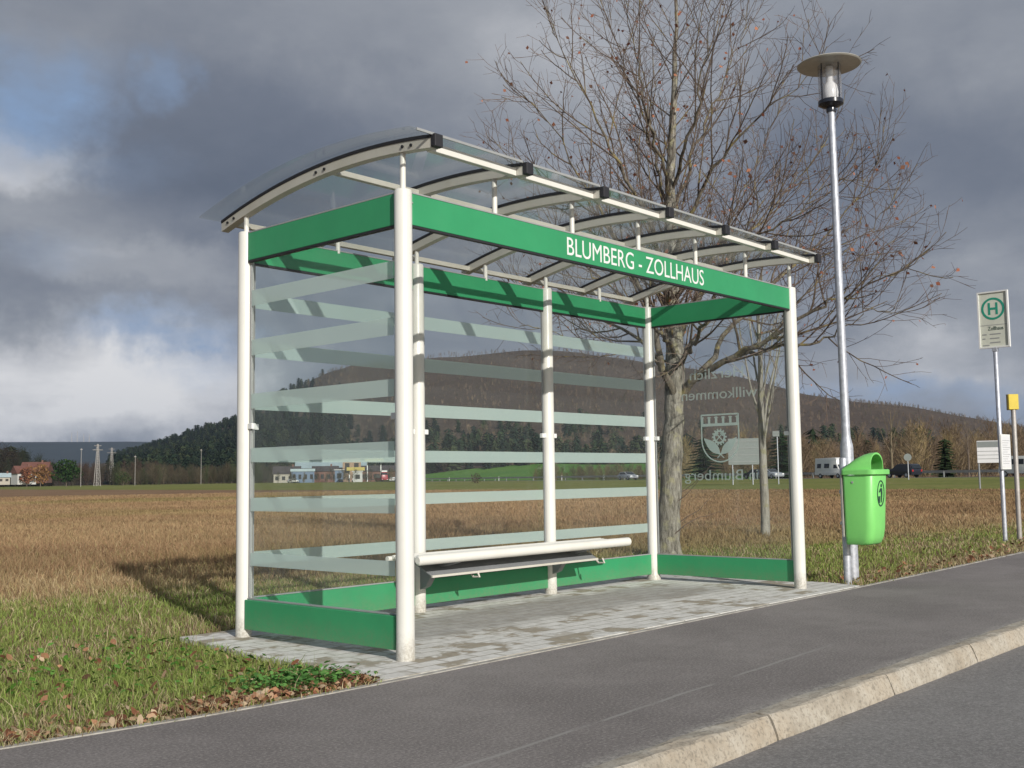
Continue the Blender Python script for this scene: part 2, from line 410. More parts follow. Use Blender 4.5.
# kerb stones
k = MB(); X = -24.4
prof = [(-2.103, -.13), (-2.103, .004), (-2.106, .009), (-2.140, .011), (-2.180, .009), (-2.192, .003), (-2.200, -.010), (-2.213, -.040), (-2.226, -.075), (-2.236, -.17)]
rr = random.Random(3)
while X < 60:
    x0, x1 = X+.007, X+1.161-.007; dz = rr.uniform(-.003, .003); dy = rr.uniform(-.003, .003)
    nseg = 10; vs = []
    for j in range(nseg+1):
        x = x0 + (x1-x0)*j/nseg; e_ = .006 if j in (0, nseg) else 0
        for q, (y, z) in enumerate(prof):
            jit = rr.uniform(-.003, .003) if 1 < q < 9 else 0
            vs.append((x, y+dy+jit*.7 + (e_ if q > 4 else 0), z+dz+jit - (e_*.6 if 0 < q < 9 else 0)))
    n = len(prof); fs = [(j*n+q, j*n+q+1, (j+1)*n+q+1, (j+1)*n+q) for j in range(nseg) for q in range(n-1)]
    fs += [tuple(range(n)), tuple(nseg*n+q for q in range(n))]
    k.add(vs, fs); X += 1.161
structure(k, 'kerb', 'stone')
r = MB(); r.add([(-60,-14,-.088),(80,-14,-.088),(80,-2.2,-.088),(-60,-2.2,-.088)], [(0,1,2,3)])
structure(r, 'road', 'road', fix=False)

# ------------------------------------------------------------------ bus shelter
W = 1.52; LEN = 3*W; D = 1.5; H = 2.6
S = thing('bus_shelter', (0,0,0), 'long glass bus shelter with white posts, green bands and a curved glass roof', 'bus shelter')
zr = lambda y: 2.880 - .102*(y-.4)**2            # top of rib
posts = [(0,0),(LEN,0),(0,D),(W,D),(2*W,D),(LEN,D)]
for i, (x, y) in enumerate(posts):
    mb = MB(); b = .066 if y > 0 and x > 3*W-.1 else .0515
    mb.lathe([(b, -.01), (b, .025), (.052, .07), (.0505, .10), (.0505, H-.012), (.047, H-.003), (.040, H)], 32, (x, y))
    po = mb.build('post', 'post', S, smooth=True)
    sc = MB(); sc.tube([(x+.046, y-.02, H-.07), (x+.052, y-.026, H-.07)], .006, 8); 
    if y == 0: sc.build('screw', 'greytrim', po)
    mb = MB(); mb.cyl(x, y, H, zr(y)-.053, .0165, 16); mb.build('strut', 'white', S, smooth=True)
for y in (0, D):
    for i in range(7):
        x = i*W/2
        if (x, y) in posts: continue
        mb = MB(); mb.cyl(x, y, 2.57, zr(y)-.053, .0165, 16); mb.build('strut', 'white', S, smooth=True)
ysr = [-.255 + (1.745+.255)*t/24 for t in range(25)]
for i in range(7):
    x = i*W/2; mb = MB()
    vs = []
    for y in ysr:
        z = zr(y); vs += [(x-.027,y,z-.054),(x+.027,y,z-.054),(x+.027,y,z),(x-.027,y,z)]
    n = len(ysr)
    fs = [(a*4+q, a*4+(q+1) % 4, (a+1)*4+(q+1) % 4, (a+1)*4+q) for a in range(n-1) for q in range(4)] + [(0,1,2,3), tuple((n-1)*4+q for q in range(4))]
    rib = mb.add(vs, fs).build('rib', 'cream', S)
    mb = MB(); vs = []
    for y in ysr:
        z = zr(y); vs += [(x-.032,y,z+.001),(x+.032,y,z+.001),(x+.032,y,z+.019),(x-.032,y,z+.019)]
    mb.add(vs, fs).build('rubber_seal', 'black', rib)
    mb = MB(); yf = -.257; z = zr(yf)
    mb.box(x-.031, x+.031, yf-.035, yf, z-.052, z+.020).build('end_cap', 'black', rib, bevel=.004)
    if i in (0, 6):
        sx = -1 if i == 0 else 1
        for yy in (-.10, -.03, .66, .74, 1.60, 1.67):
            zc = zr(yy)-.027
            b = MB(); b.tube([(x+sx*.027, yy, zc), (x+sx*.036, yy, zc)], .009, 6); b.build('bolt', 'black', rib)
for i in range(6):
    xa, xb = i*W/2+.0275, (i+1)*W/2-.0275
    for yy, h in ((-.185, .046), (.66, .034), (1.665, .036)):
        z = zr(yy)-.012
        MB().box(xa, xb, yy-.02, yy+.02, z-h, z).build('crossbar', 'cream' if yy > .5 else 'white', S, bevel=.003)
# roof panes (curved glass lying on the rubber seals)
edges = [-.19] + [i*W/2 for i in range(1, 6)] + [LEN+.05]
ysg = [-.262 + (1.765+.262)*t/24 for t in range(25)]
for i in range(6):
    xa, xb = edges[i]+.004, edges[i+1]-.004; mb = MB(); vs = []
    for y in ysg:
        z = zr(y)+.0205; vs += [(xa,y,z),(xb,y,z),(xb,y,z+.008),(xa,y,z+.008)]
    n = len(ysg)
    fs = [(a*4+q, a*4+(q+1) % 4, (a+1)*4+(q+1) % 4, (a+1)*4+q) for a in range(n-1) for q in range(4)] + [(0,1,2,3), tuple((n-1)*4+q for q in range(4))]
    ro = mb.add(vs, fs).build('roof_pane', 'roofglass', S, smooth=True)
    mb = MB(); z = zr(-.262)
    mb.box(xa+.04, xb-.04, -.272, -.2635, z+.014, z+.028).build('edge_trim', 'greytrim', ro)
# bands
zb0, zb1 = 2.405, 2.583
def band(x0, x1, y0, y1, name='green_band'):
    b = MB().box(x0, x1, y0, y1, zb0, zb1).build(name, 'green', S, bevel=.003)
    MB().box(x0, x1, y0+.002, y1-.002, zb0-.012, zb0-.001).build('lower_trim', 'black', b)
    MB().box(x0, x1, y0-.001, y1+.001, zb1+.001, zb1+.009).build('upper_trim', 'greytrim', b)
    return b
fb = band(.05, LEN-.05, -.022, .012, 'name_band')
band(-.022, .012, .05, D-.05); band(LEN-.012, LEN+.022, .05, D-.05)
for i in range(3): band(i*W+.05, (i+1)*W-.05, D-.012, D+.022)
t = text_mb('BLUMBERG - ZOLLHAUS', lambda u, v, w: (u, -.0225-w, v), 1.435, 3.115, 2.437, 2.563, .0012, 0)
t.build('lettering', 'letter', fb, fix=False)
# lower panels, panes with stripes, clamps
STR = [(c_-h_/2, c_+h_/2) for c_, h_ in ((2.158,.100),(1.838,.100),(1.493,.096),(1.150,.088),(.837,.082),(.495,.082))]
def panel(axis, c, a, b, out):
    # axis 'x': plane x=c running in y ; 'y': plane y=c running in x
    f = (lambda mb, a0, a1, w0, w1, z0, z1: mb.box(min(w0,w1), max(w0,w1), a0, a1, z0, z1)) if axis == 'x' else (lambda mb, a0, a1, w0, w1, z0, z1: mb.box(a0, a1, min(w0,w1), max(w0,w1), z0, z1))
    lp = f(MB(), a, b, c-.012, c+.022 if out > 0 else c+.012, .06, .243)
    if out < 0: lp = f(MB(), a, b, c-.03, c+.010, .06, .243)
    lp = lp.build('lower_panel', 'lowgreen', S, bevel=.003)
    f(MB(), a, b, c-.011, c+.009, .2445, .252).build('panel_trim', 'greytrim', lp)
    gl = f(MB(), a+.022, b-.022, c-.004, c+.004, .256, 2.39).build('glass_pane', 'glass', S)
    for q in (a+.010, b-.018):
        f(MB(), q, q+.008, c-.007, c+.007, .256, 2.39).build('edge_profile', 'greytrim', gl)
    for q, d in ((a, 1), (b, -1)):
        q0, q1 = sorted((q - d*.012, q + d*.045))
        f(MB(), q0, q1, c-.016, c+.016, 1.315, 1.352).build('clamp', 'letter', gl, bevel=.003)
    return gl, f
for ax, c, a, b, o in (('x', 0, .05, D-.05, -1), ('x', LEN, .05, D-.05, 1), ('y', D, .05, W-.05, 1), ('y', D, W+.05, 2*W-.05, 1), ('y', D, 2*W+.05, LEN-.05, 1)):
    gl, f = panel(ax, c, a, b, o)
    if (ax, c) != ('x', LEN):
        mb = MB()
        for z0, z1 in STR: f(mb, a+.025, b-.025, c+.0045 if o > 0 else c-.0065, c+.0065 if o > 0 else c-.0045, z0, z1)
        mb.build('frosted_stripes', 'frost', gl)
    else:
        fn = lambda u, v, w: (LEN+.0045+w, u, v)
        for tx, u0, u1, v0 in (('Herzlich', .485, 1.045, 1.862), ('willkommen', .35, 1.14, 1.675), ('in', .37, .455, .935), ('Blumberg', .52, 1.13, .935)):
            text_mb(tx, fn, u0, u1, v0, v0+.10, .0015, 0).build('etched_lettering', 'etch', gl, fix=False)
        em = MB(); cu = .742; w = .192
        def arc(s): return [(cu+w*s*x, y) for x, y in ()]
        # shield outline
        outl = [(-w, 1.53), (-w, 1.30)] + [(-w*cos(q), 1.30 - .20*sin(q)) for q in [pi/2*j/8 for j in range(1, 9)]]
        outl = outl + [(-x, y) for x, y in outl[::-1][1:]]
        for j in range(len(outl)-1):
            (xa, ya), (xb, yb) = outl[j], outl[j+1]; d = Vector((xb-xa, yb-ya)).normalized()*.006; nrm = Vector((-d.y, d.x))
            em.prism([(cu+xa-d.x*.3+nrm.x, ya-d.y*.3+nrm.y), (cu+xb+nrm.x, yb+nrm.y), (cu+xb-nrm.x, yb-nrm.y), (cu+xa-d.x*.3-nrm.x, ya-d.y*.3-nrm.y)], fn, 0, .0014)
        em.prism([(cu-w, 1.522), (cu+w, 1.522), (cu+w, 1.536), (cu-w, 1.536)], fn, 0, .0015)
        em.prism([(cu-w+.008, 1.425), (cu+w-.008, 1.425), (cu+w-.008, 1.450), (cu-w+.008, 1.450)], fn, 0, .0015)
        for j in range(6):      # merlons between dark arches
            x = cu-w+.008 + j*(2*w-.016)/5
            hw = .012
            em.prism([(x-hw if j else x, 1.451), (x+hw if j < 5 else x, 1.451), (x+hw if j < 5 else x, 1.500), (x-hw if j else x, 1.500)], fn, 0, .0015)
            em.prism([(x-hw*1.9 if j else x, 1.501), (x+hw*1.9 if j < 5 else x, 1.501), (x+hw*.9 if j < 5 else x, 1.512), (x-hw*.9 if j else x, 1.512)], fn, 0, .0015)
        em.ring(fn, cu+.008, 1.325, .062, .062, .044, .044, 0, .0015, 36)
        for j in range(14):
            q = 2*pi*j/14; ca, sa = cos(q), sin(q); R0, R1, h = .0625, .076, .007
            em.prism([(cu+.008+R0*ca-h*sa, 1.325+R0*sa+h*ca), (cu+.008+R0*ca+h*sa, 1.325+R0*sa-h*ca), (cu+.008+R1*ca+h*sa, 1.325+R1*sa-h*ca), (cu+.008+R1*ca-h*sa, 1.325+R1*sa+h*ca)], fn, 0, .0015)
        for sg in (1, -1):      # crossed hammers
            d = Vector((.7*sg, .7)); nn = Vector((-d.y, d.x))*.0045; c0 = Vector((cu+.008, 1.325))
            a0, a1 = c0 - d*.045, c0 + d*.045; ww = 0 if sg > 0 else .0016
            em.prism([tuple(a0+nn), tuple(a1+nn), tuple(a1-nn), tuple(a0-nn)], fn, ww, ww+.0014)
            hd = d.normalized(); hn = Vector((-hd.y, hd.x))
            c1 = c0 + d*.036
            em.prism([tuple(c1-hd*.008+hn*.018), tuple(c1+hd*.008+hn*.018), tuple(c1+hd*.008-hn*.018), tuple(c1-hd*.008-hn*.018)], fn, ww, ww+.0015)
        for sg in (1, -1):      # crossed leaves
            b0 = Vector((cu - sg*.035, 1.135)); tip = Vector((cu + sg*.168, 1.315)); d = tip-b0; nn = Vector((-d.y, d.x)).normalized()
            pts = [tuple(b0 + d*t_ + nn*(.040*sin(pi*min(1, max(0, (t_-.22)/.78))**.8) + .004)) for t_ in [j/12 for j in range(13)]]
            pts += [tuple(b0 + d*t_ - nn*(.036*sin(pi*min(1, max(0, (t_-.22)/.78))**.8) + .004)) for t_ in [j/12 for j in range(12, -1, -1)]]
            ww = .0 if sg > 0 else .0016
            em.prism(pts, fn, ww, ww+.0014)
        em.build('etched_emblem', 'etch', gl)
# bench
by0, by1, bx0, bx1 = 1.09, 1.40, 1.12, 3.60
bn = MB()
for j in range(9):
    y = 1.125 + j*.031
    bn.tube([(bx0+.03, y, .437-.010*sin(pi*j/8)), (bx1-.03, y, .437-.010*sin(pi*j/8))], .0135, 10)
bench = bn.build('bench', 'white', S, smooth=True)
bench['label'] = 'long white tube bench with a grey tray under its seat'
fr = MB(); fr.tube([(bx0, by0, .425), (bx0+.012, by0, .425), (bx1-.012, by0, .425), (bx1, by0, .425)], [.024, .036, .036, .024], 20); fr.build('front_tube', 'white', bench, smooth=True)
fr = MB(); fr.tube([(bx0, 1.40, .425), (bx1, 1.40, .425)], .018, 14); fr.build('rear_tube', 'white', bench, smooth=True)
tr = MB(); tr.prism([(1.375, .40), (1.165, .300), (1.161, .305), (1.371, .406)], lambda u, v, w: (w, u, v), 1.32, 3.24); tr.build('tray', 'traygrey', bench)
tr = MB(); tr.prism([(1.160, .290), (1.148, .290), (1.148, .306), (1.160, .306)], lambda u, v, w: (w, u, v), 1.32, 3.24); tr.build('tray_lip', 'cream', bench)
for x in (W, 2*W):
    b = MB(); b.prism([(D-.03, .41), (D-.03, .17), (D-.10, .20), (D-.20, .335), (1.09, .385), (1.09, .41)], lambda u, v, w: (w, u, v), x-.028, x+.028); b.build('bracket', 'traygrey', bench, bevel=.003)
    b = MB(); b.tube([(x+.26, 1.30, .36), (x+.26, 1.19, .26), (x+.26, 1.13, .265), (x+.26, 1.15, .30)], .008, 8); b.build('hook', 'cream', bench, smooth=True)
    b = MB(); b.tube([(x+.028, D-.075, .24), (x+.04, D-.075, .24)], .012, 6); b.build('bolt', 'greytrim', bench)

# ------------------------------------------------------------------ street lamp
LX, LY = 5.62, .015
La = thing('street_lamp', (LX, LY, 0), 'tall grey street lamp with a flat disc cap over a glass cylinder', 'street lamp')
mb = MB(); mb.lathe([(.060, -.02), (.060, 1.22), (.056, 1.25), (.042, 1.31), (.040, 1.34), (.033, 4.41), (.033, 4.44)], 24); mb.build('pole', 'galv', La, smooth=True)
mb = MB(); mb.lathe([(.045, 4.44), (.047, 4.465), (.045, 4.48), (.085, 4.495), (.118, 4.515), (.118, 4.55), (.110, 4.555)], 28); mb.build('lamp_collar', 'carblack', La, smooth=True)
mb = MB(); mb.lathe([(.109, 4.557), (.109, 4.90), (.105, 4.90), (.105, 4.56)], 28); mb.build('glass_cylinder', 'lampglass', La, smooth=True)
mb = MB(); mb.lathe([(.02, 4.56), (.070, 4.57), (.076, 4.63), (.066, 4.70), (.034, 4.74), (.034, 4.89)], 20); mb.build('lamp_bulb', 'lampbulb', La, smooth=True)
mb = MB(); mb.lathe([(.10, 4.905), (.29, 4.898), (.302, 4.908), (.295, 4.916), (.12, 4.94), (.03, 4.955)], 48); mb.build('disc_cap', 'disc', La, smooth=True)
for k_ in range(4):
    a = pi/4 + k_*pi/2 + .5; mb = MB(); mb.cyl(.110*cos(a), .110*sin(a), 4.55, 4.904, .005, 6); mb.build('rod', 'carblack', La)

La.rotation_euler = (radians(-.28), radians(-.08), 0)
# ------------------------------------------------------------------ litter bin with its post
BX, BY = 5.27, -.10
B = thing('litter_bin', (BX, BY, 0), 'light green plastic litter bin on a thin grey post in front of the lamp', 'litter bin')
mb = MB(); mb.lathe([(.034, -.02), (.034, 1.11), (.028, 1.12)], 20); mb.build('post', 'galv', B, smooth=True)
def rrect(hw, y0, y1, r, n=6):
    pts = []
    for cx, cy, a0 in ((hw-r, y0+r, -pi/2), (hw-r, y1-r*.4, 0), (-hw+r, y1-r*.4, pi/2), (-hw+r, y0+r, pi)):
        rr_ = r if cy < (y0+y1)/2 else r*.4
        ccx = math.copysign(hw-rr_, cx)
        for j in range(n+1):
            a = a0 + pi/2*j/n; pts.append((ccx+rr_*cos(a), cy+rr_*sin(a)))
    return pts
def loft(secs, name, m, parent, smooth=True):
    n = len(secs[0][0]); vs = [(x, y, z if not callable(z) else z(x, y)) for pts, z in secs for x, y in pts]
    fs = [(i*n+q, i*n+(q+1) % n, (i+1)*n+(q+1) % n, (i+1)*n+q) for i in range(len(secs)-1) for q in range(n)]
    fs += [tuple(range(n))[::-1], tuple((len(secs)-1)*n+q for q in range(n))]
    return MB().add(vs, fs).build(name, m, parent, smooth=smooth)
YB = -.04      # back of the bin
loft([(rrect(.150, YB-.235, YB, .07), .352), (rrect(.168, YB-.262, YB, .075), .37), (rrect(.178, YB-.285, YB, .08), .42), (rrect(.182, YB-.30, YB, .08), .50), (rrect(.197, YB-.325, YB, .08), .955), (rrect(.195, YB-.322, YB, .08), .962)], 'bin_body', 'bin', B)
rim = loft([(rrect(.212, YB-.352, YB+.004, .085), .965), (rrect(.216, YB-.358, YB+.006, .085), .968), (rrect(.216, YB-.358, YB+.006, .085), 1.005), (rrect(.208, YB-.348, YB+.002, .085), 1.012)], 'lid_rim', 'bin', B)
# hood: arch cross-section from back to front opening, open at the front
mb = MB(); prof_ = []
secs = []
nA = 18
ylist = [YB-.005, YB-.05, YB-.11, YB-.18, YB-.24, YB-.29]; hl = [.03, .068, .108, .138, .150, .152]; wl = [.19, .19, .188, .178, .165, .155]
for yy, hh, ww in zip(ylist, hl, wl):
    secs.append([(ww*cos(pi*j/nA)*(1 if True else 1), yy, 1.008+hh*(sin(pi*j/nA)**.62)) for j in range(nA+1)])
inn = [[(x*.93, y if i_ else y-.01, 1.008+(z-1.008)*.90) for x, y, z in s_] for i_, s_ in enumerate(secs)]
vs = [v for s_ in secs for v in s_] + [v for s_ in inn for v in s_]
n = nA+1; ns = len(secs); o_ = n*ns
fs = [(i*n+q, i*n+q+1, (i+1)*n+q+1, (i+1)*n+q) for i in range(ns-1) for q in range(nA)]
fs += [(o_+i*n+q, o_+(i+1)*n+q, o_+(i+1)*n+q+1, o_+i*n+q+1) for i in range(ns-1) for q in range(nA)]
fs += [((ns-1)*n+q, (ns-1)*n+q+1, o_+(ns-1)*n+q+1, o_+(ns-1)*n+q) for q in range(nA)]
fs += [tuple(range(n))]
MB().add(vs, fs).build('hood', 'bin', B, smooth=True)
mb = MB(); mb.prism([(x, y) for x, y in rrect(.145, YB-.28, YB-.04, .06)], lambda u, v, w: (u, v, w), 1.0125, 1.0145); mb.build('bin_opening', 'bindark', B)
fn = lambda u, v, w: (u, YB-.3215+(v-.86)*-.048-w, v)
mb = MB(); mb.ring(fn, 0, .80, .085, .115, .074, .104, -.006, .003, 40)
mb.ring(fn, .01, .868, .016, .016, .0, .0, -.006, .003, 12)
mb.prism([(-.012, .845), (.03, .845), (.036, .80), (.02, .72), (.008, .72), (.006, .79)], fn, -.006, .003)
mb.prism([(-.012, .843), (-.045, .815), (-.038, .806), (0, .825)], fn, -.006, .003)
mb.prism([(-.056, .775), (-.014, .775), (-.02, .715), (-.05, .715)], fn, -.006, .003)
mb.build('bin_pictogram', 'darkprint', B)
mb = MB(); mb.tube([(-.192, YB-.11, .90), (-.200, YB-.11, .90)], .011, 8); mb.build('rivet', 'greytrim', B)
for z_ in (.52, .80): MB().box(-.03, .03, -.038, .036, z_, z_+.03).build('bracket', 'galv', B, bevel=.002)
MB().box(-.19, -.10, YB+.003, YB+.02, .42, .98).build('back_plate', 'dullsteel', B, bevel=.003)

for o in [c for c in B.children_recursive if c.name.split('.')[0] not in ('post', 'bracket')]:
    for v in o.data.vertices: v.co.x *= .87; v.co.y = (v.co.y+.20)*.87-.20

# ------------------------------------------------------------------ bus stop sign
T = thing('bus_stop_sign', (11.87, .62, 0), 'bus stop sign with a green circled H on a thin grey pole', 'bus stop sign')
mb = MB(); mb.lathe([(.030, -.05), (.030, 2.70), (.022, 2.71)], 18); mb.build('pole', 'galv', T, smooth=True)
MB().box(-.035, .035, -.035, .035, 2.66, 2.715).build('clamp', 'galv', T, bevel=.005)
pl = MB().box(-.012, .012, -.20, .20, 2.72, 3.51).build('sign_plate', 'signwhite', T)
fr = MB(); a0, a1, z0, z1, t_ = -.208, .208, 2.712, 3.518, .02
fr.box(-.028,.020,a0,a0+t_,z0,z1); fr.box(-.028,.020,a1-t_,a1,z0,z1); fr.box(-.0275,.0195,a0+t_+.001,a1-t_-.001,z0,z0+t_); fr.box(-.0275,.0195,a0+t_+.001,a1-t_-.001,z1-t_,z1)
fr.build('frame', 'letter', pl)
fn = lambda u, v, w: (-.0125-w, -u, v)          # read from -x: right = -y
mb = MB(); mb.ring(fn, 0, 3.27, .158, .158, .128, .128, 0, .002, 40)
for x0, x1, y0, y1 in ((-.066,-.036,3.185,3.355),(.036,.066,3.185,3.355),(-.0355,.0355,3.254,3.286)): mb.prism([(x0,y0),(x1,y0),(x1,y1),(x0,y1)], fn, 0, .002)
mb.build('stop_symbol', 'signgreen', pl)
MB().prism([(-.187,3.035),(.187,3.035),(.187,3.042),(-.187,3.042)], fn, 0, .0015).build('divider', 'greytrim', pl)
text_mb('Zollhaus', fn, -.08, .13, 2.965, 3.02, .002, 0).build('stop_name', 'darkprint', pl, fix=False)
mb = MB()
for zz, a, b in ((2.90,-.16,-.10),(2.90,-.06,.09),(2.84,-.16,-.12),(2.84,-.06,.07),(2.78,-.06,.08),(2.745,-.16,-.07)):
    mb.prism([(a,zz),(b,zz),(b,zz+.016),(a,zz+.016)], fn, 0, .0015)
mb.build('line_list', 'greytrim', pl)
tb = MB().box(-.16, .23, -.065, -.038, 1.00, 1.49).build('timetable_case', 'letter', T, bevel=.004)
MB().box(-.14, .21, -.0672, -.0655, 1.03, 1.46).build('timetable', 'paper', tb)
mb = MB()
for j in range(11): mb.box(-.12, .18-.05*(j % 3), -.0688, -.0674, 1.40-j*.032, 1.405-j*.032)
mb.build('timetable_rows', 'greytrim', tb)

Y = thing('post_with_yellow_sign', (12.30, .56, 0), 'weathered post with a small yellow sign right of the bus stop pole', 'marker post', 0)
mb = MB(); mb.lathe([(.034, -.05), (.032, 1.86), (.026, 1.87)], 16); mb.build('post', 'dullsteel', Y, smooth=True)
b = MB().box(-.02, .045, -.075, .065, 1.85, 2.07).build('yellow_sign', 'yellow', Y, bevel=.008)
MB().box(-.045, -.021, -.077, .067, 1.845, 2.075).build('sign_backing', 'traygrey', Y, bevel=.004)
Y.rotation_euler = (0, radians(.6), radians(217))

# ------------------------------------------------------------------ trees
def rotv(v, axis, a): return Matrix.Rotation(a, 3, axis) @ v
def bez(pts, n):
    """Catmull-Rom through pts"""
    P = [Vector(p) for p in pts]; P = [P[0]*2-P[1]] + P + [P[-1]*2-P[-2]]; out = []
    segs = len(P)-3
    for i in range(n+1):
        t = i/n*segs; s = min(int(t), segs-1); u = t-s; a, b, c, d = P[s:s+4]
        out.append(.5*((2*b) + (c-a)*u + (2*a-5*b+4*c-d)*u*u + (3*b-a-3*c+d)*u**3))
    return out
def wig(path, amp, rng, first=1):
    return [p if i < first else p + Vector((rng.gauss(0, amp), rng.gauss(0, amp), rng.gauss(0, amp))) for i, p in enumerate(path)]
def child_path(p0, dirv, length, nseg, rng, up=.25, amp=.12):
    path = [p0.copy()]; d = dirv.normalized(); st = length/nseg
    for i in range(nseg):
        d = (d + Vector((rng.gauss(0, amp), rng.gauss(0, amp), rng.gauss(0, amp)+up/nseg))).normalized()
        path.append(path[-1] + d*st)
    return path
def along(path, t):
    n = len(path)-1; x = t*n; i = min(int(x), n-1); u = x-i
    return path[i].lerp(path[i+1], u), (path[i+1]-path[i]).normalized()
def spawn(path, r0, r1, spacing, t0, lenf, angle, rng, nseg, up, amp, plen=None, radf=.6):
    tot = sum((path[i+1]-path[i]).length for i in range(len(path)-1)); out = []
    cnt = max(1, int(tot*(1-t0)/spacing)); ph = rng.uniform(0, 6.28)
    for c in range(cnt):
        t = t0 + (1-t0)*(c+rng.uniform(.1, .9))/cnt
        p, d = along(path, min(t, .995)); ax = d.orthogonal().normalized(); ph += 2.4 + rng.gauss(0, .5)
        ax = rotv(ax, d, ph); nd = rotv(d, ax, radians(rng.gauss(angle, 8)))
        ln = lenf(t, tot)*rng.uniform(.6, 1.25)
        rr = (r0 + (r1-r0)*t)*radf
        out.append((child_path(p, nd, ln, nseg, rng, up, amp), rr, rr*.35))
    return out

def main_tree():
    rng = random.Random(11)
    base = Vector((7.12, 3.03, -.05)); dist = 13.43; sc = dist/FPX*1.0
    az = atan2(base.x-CX, base.y-CY); rt = Vector((cos(az), -sin(az), 0)); fw = Vector((sin(az), cos(az), 0))
    K = dist/1088*1.01
    def P(px, py, dep=0.0):      # photo-plane guide, metres from the trunk base
        f = 1 + dep/dist
        return Vector((0,0,0)) + rt*((px-668-(557-py)*(-.021))*K*f) + fw*dep + Vector((0,0,(557-py)*K*f*1.0 + (f-1)*(-.98)))
    T_ = thing('bare_tree', base, 'large bare tree with a broad crown behind the right end of the shelter', 'tree')
    trunk = [P(668, 566), P(668, 540), P(670, 490), P(672, 440), P(674, 405), P(675, 360), P(673, 320), P(671, 270), P(672, 200, .1), P(674, 120, .1), P(677, 40, 0), P(680, -40, 0)]
    tp = wig(bez(trunk, 40), .008, rng); 
    def trad(i):
        t = i/40; h = tp[i].z
        if h < .25: return .20 - .056*(max(0, h)/.25)**.5
        if h < 1.9: return .142 - .024*(h-.25)/1.65
        if h < 2.3: return .117
        return max(.012, .118*max(0, 1-(h-2.3)/5.6)**1.15)
    mb = MB(); mb.tube(tp, [trad(i) for i in range(41)], 18); mb.build('trunk', 'bark', T_, smooth=True)
    specs = [
     ([(674,405,0),(695,380,-.2),(725,362,-.5),(760,345,-.9),(800,322,-1.2),(838,303,-1.4),(880,282,-1.6),(912,268,-1.7)], .08),
     ([(697,380,-.2),(720,340,.3),(760,300,.7),(800,262,1.0),(840,222,1.2),(868,175,1.3),(884,145,1.3)], .055),
     ([(674,400,0),(662,368,-.3),(656,330,-.4),(640,285,-.6),(612,230,-.8),(575,160,-1.1),(540,100,-1.2),(520,80,-1.3)], .075),
     ([(674,390,0),(650,350,.6),(615,325,1.2),(570,305,1.7),(530,290,2.0),(500,262,2.2)], .05),
     ([(674,345,0),(700,300,.4),(735,255,.8),(770,215,1.1),(810,170,1.3),(838,115,1.4)], .055),
     ([(673,320,0),(645,270,.5),(610,225,.9),(560,185,1.1),(520,160,1.2),(492,128,1.3)], .045),
     ([(672,285,0),(650,225,-.4),(622,165,-.7),(590,95,-.9),(560,30,-1.0),(545,-10,-1.1)], .05),
     ([(672,270,0),(690,215,-.6),(722,160,-1.0),(760,120,-1.3),(800,90,-1.5),(825,55,-1.6)], .045),
     ([(671,240,0),(660,170,.5),(640,100,.8),(620,40,1.0),(600,-20,1.1)], .042),
     ([(672,230,.1),(692,165,.5),(715,105,.8),(738,50,1.0),(752,0,1.1)], .042),
     ([(673,190,.1),(690,130,-.5),(705,70,-.8),(712,10,-1.0),(720,-30,-1.1)], .035),
     ([(674,200,.1),(655,140,-.4),(642,80,-.6),(632,20,-.7),(625,-30,-.8)], .035),
     ([(675,372,0),(690,350,-.9),(700,335,-1.8),(720,290,-2.4),(745,235,-2.8),(760,190,-3.0)], .05),
     ([(674,358,0),(664,338,-.9),(645,320,-1.6),(612,285,-2.1),(575,255,-2.4),(545,225,-2.6)], .045),
     ([(675,348,0),(690,318,1.0),(705,280,1.7),(730,225,2.3),(760,160,2.8),(780,110,3.0)], .05),
     ([(674,334,0),(668,300,1.2),(655,250,1.8),(640,180,2.4),(630,120,2.8)], .045),
     ([(727,361,-.55),(775,352,-.8),(820,345,-1.0),(855,322,-1.2),(885,316,-1.3)], .04),
     ([(677,365,0),(640,352,-.2),(600,345,-.4),(560,332,-.5),(520,318,-.6)], .03),
     ([(748,350,-.75),(785,318,-.5),(830,268,-.2),(868,235,.1),(892,198,.2)], .022),
     ([(673,300,0),(720,250,-1.2),(770,235,-1.8),(815,200,-2.0),(850,185,-2.2)], .035),
    ]
    limbs = MB(); l2 = []
    for pts, r in specs:
        pa = wig(bez([P(*q) for q in pts], 22), .022, rng)
        rad = [max(.005, r*.72*(1-(i/22))**1.35) for i in range(23)]
        limbs.tube(pa, rad, 9)
        l2 += spawn(pa, r, .008, .17, .22, lambda t, tot: (1.35*(1-t)+.42), 33, rng, 7, .6, .09, radf=.36)
    # leader branches
    l2 += spawn(tp[16:], .10, .012, .11, .03, lambda t, tot: 1.7*(1-t)+.5, 38, rng, 7, .6, .09, radf=.26)
    lo = limbs.build('limb', 'limb', T_, smooth=True)
    m2 = MB(); m3 = MB(); tips = []
    for pa, r0, r1 in l2:
        r0 = min(r0, .017); m2.tube(pa, [r0+(.004-r0)*i/(len(pa)-1) for i in range(len(pa))], 5, cap=False)
        for pb, a, b in spawn(pa, r0, .004, .095, .15, lambda t, tot: .50*(1-t)+.20, 40, rng, 4, .18, .13):
            a = min(a, .005); m3.tube(pb, [a, a*.8, .003, .0025, .0018][:len(pb)], 3, cap=False)
            for pc, c_, d_ in spawn(pb, a, .002, .13, .3, lambda t, tot: .17, 42, rng, 2, .1, .12):
                m3.tube(pc, [.0026, .002, .0015], 3, cap=False)
                if rng.random() < .19: tips.append(pc[-1])
    m2.build('branch', 'branch', T_, fix=False); m3.build('twigs', 'twig', T_, fix=False)
    # a few dry leaves and seed clusters still hanging
    V = []; F = []; C = []
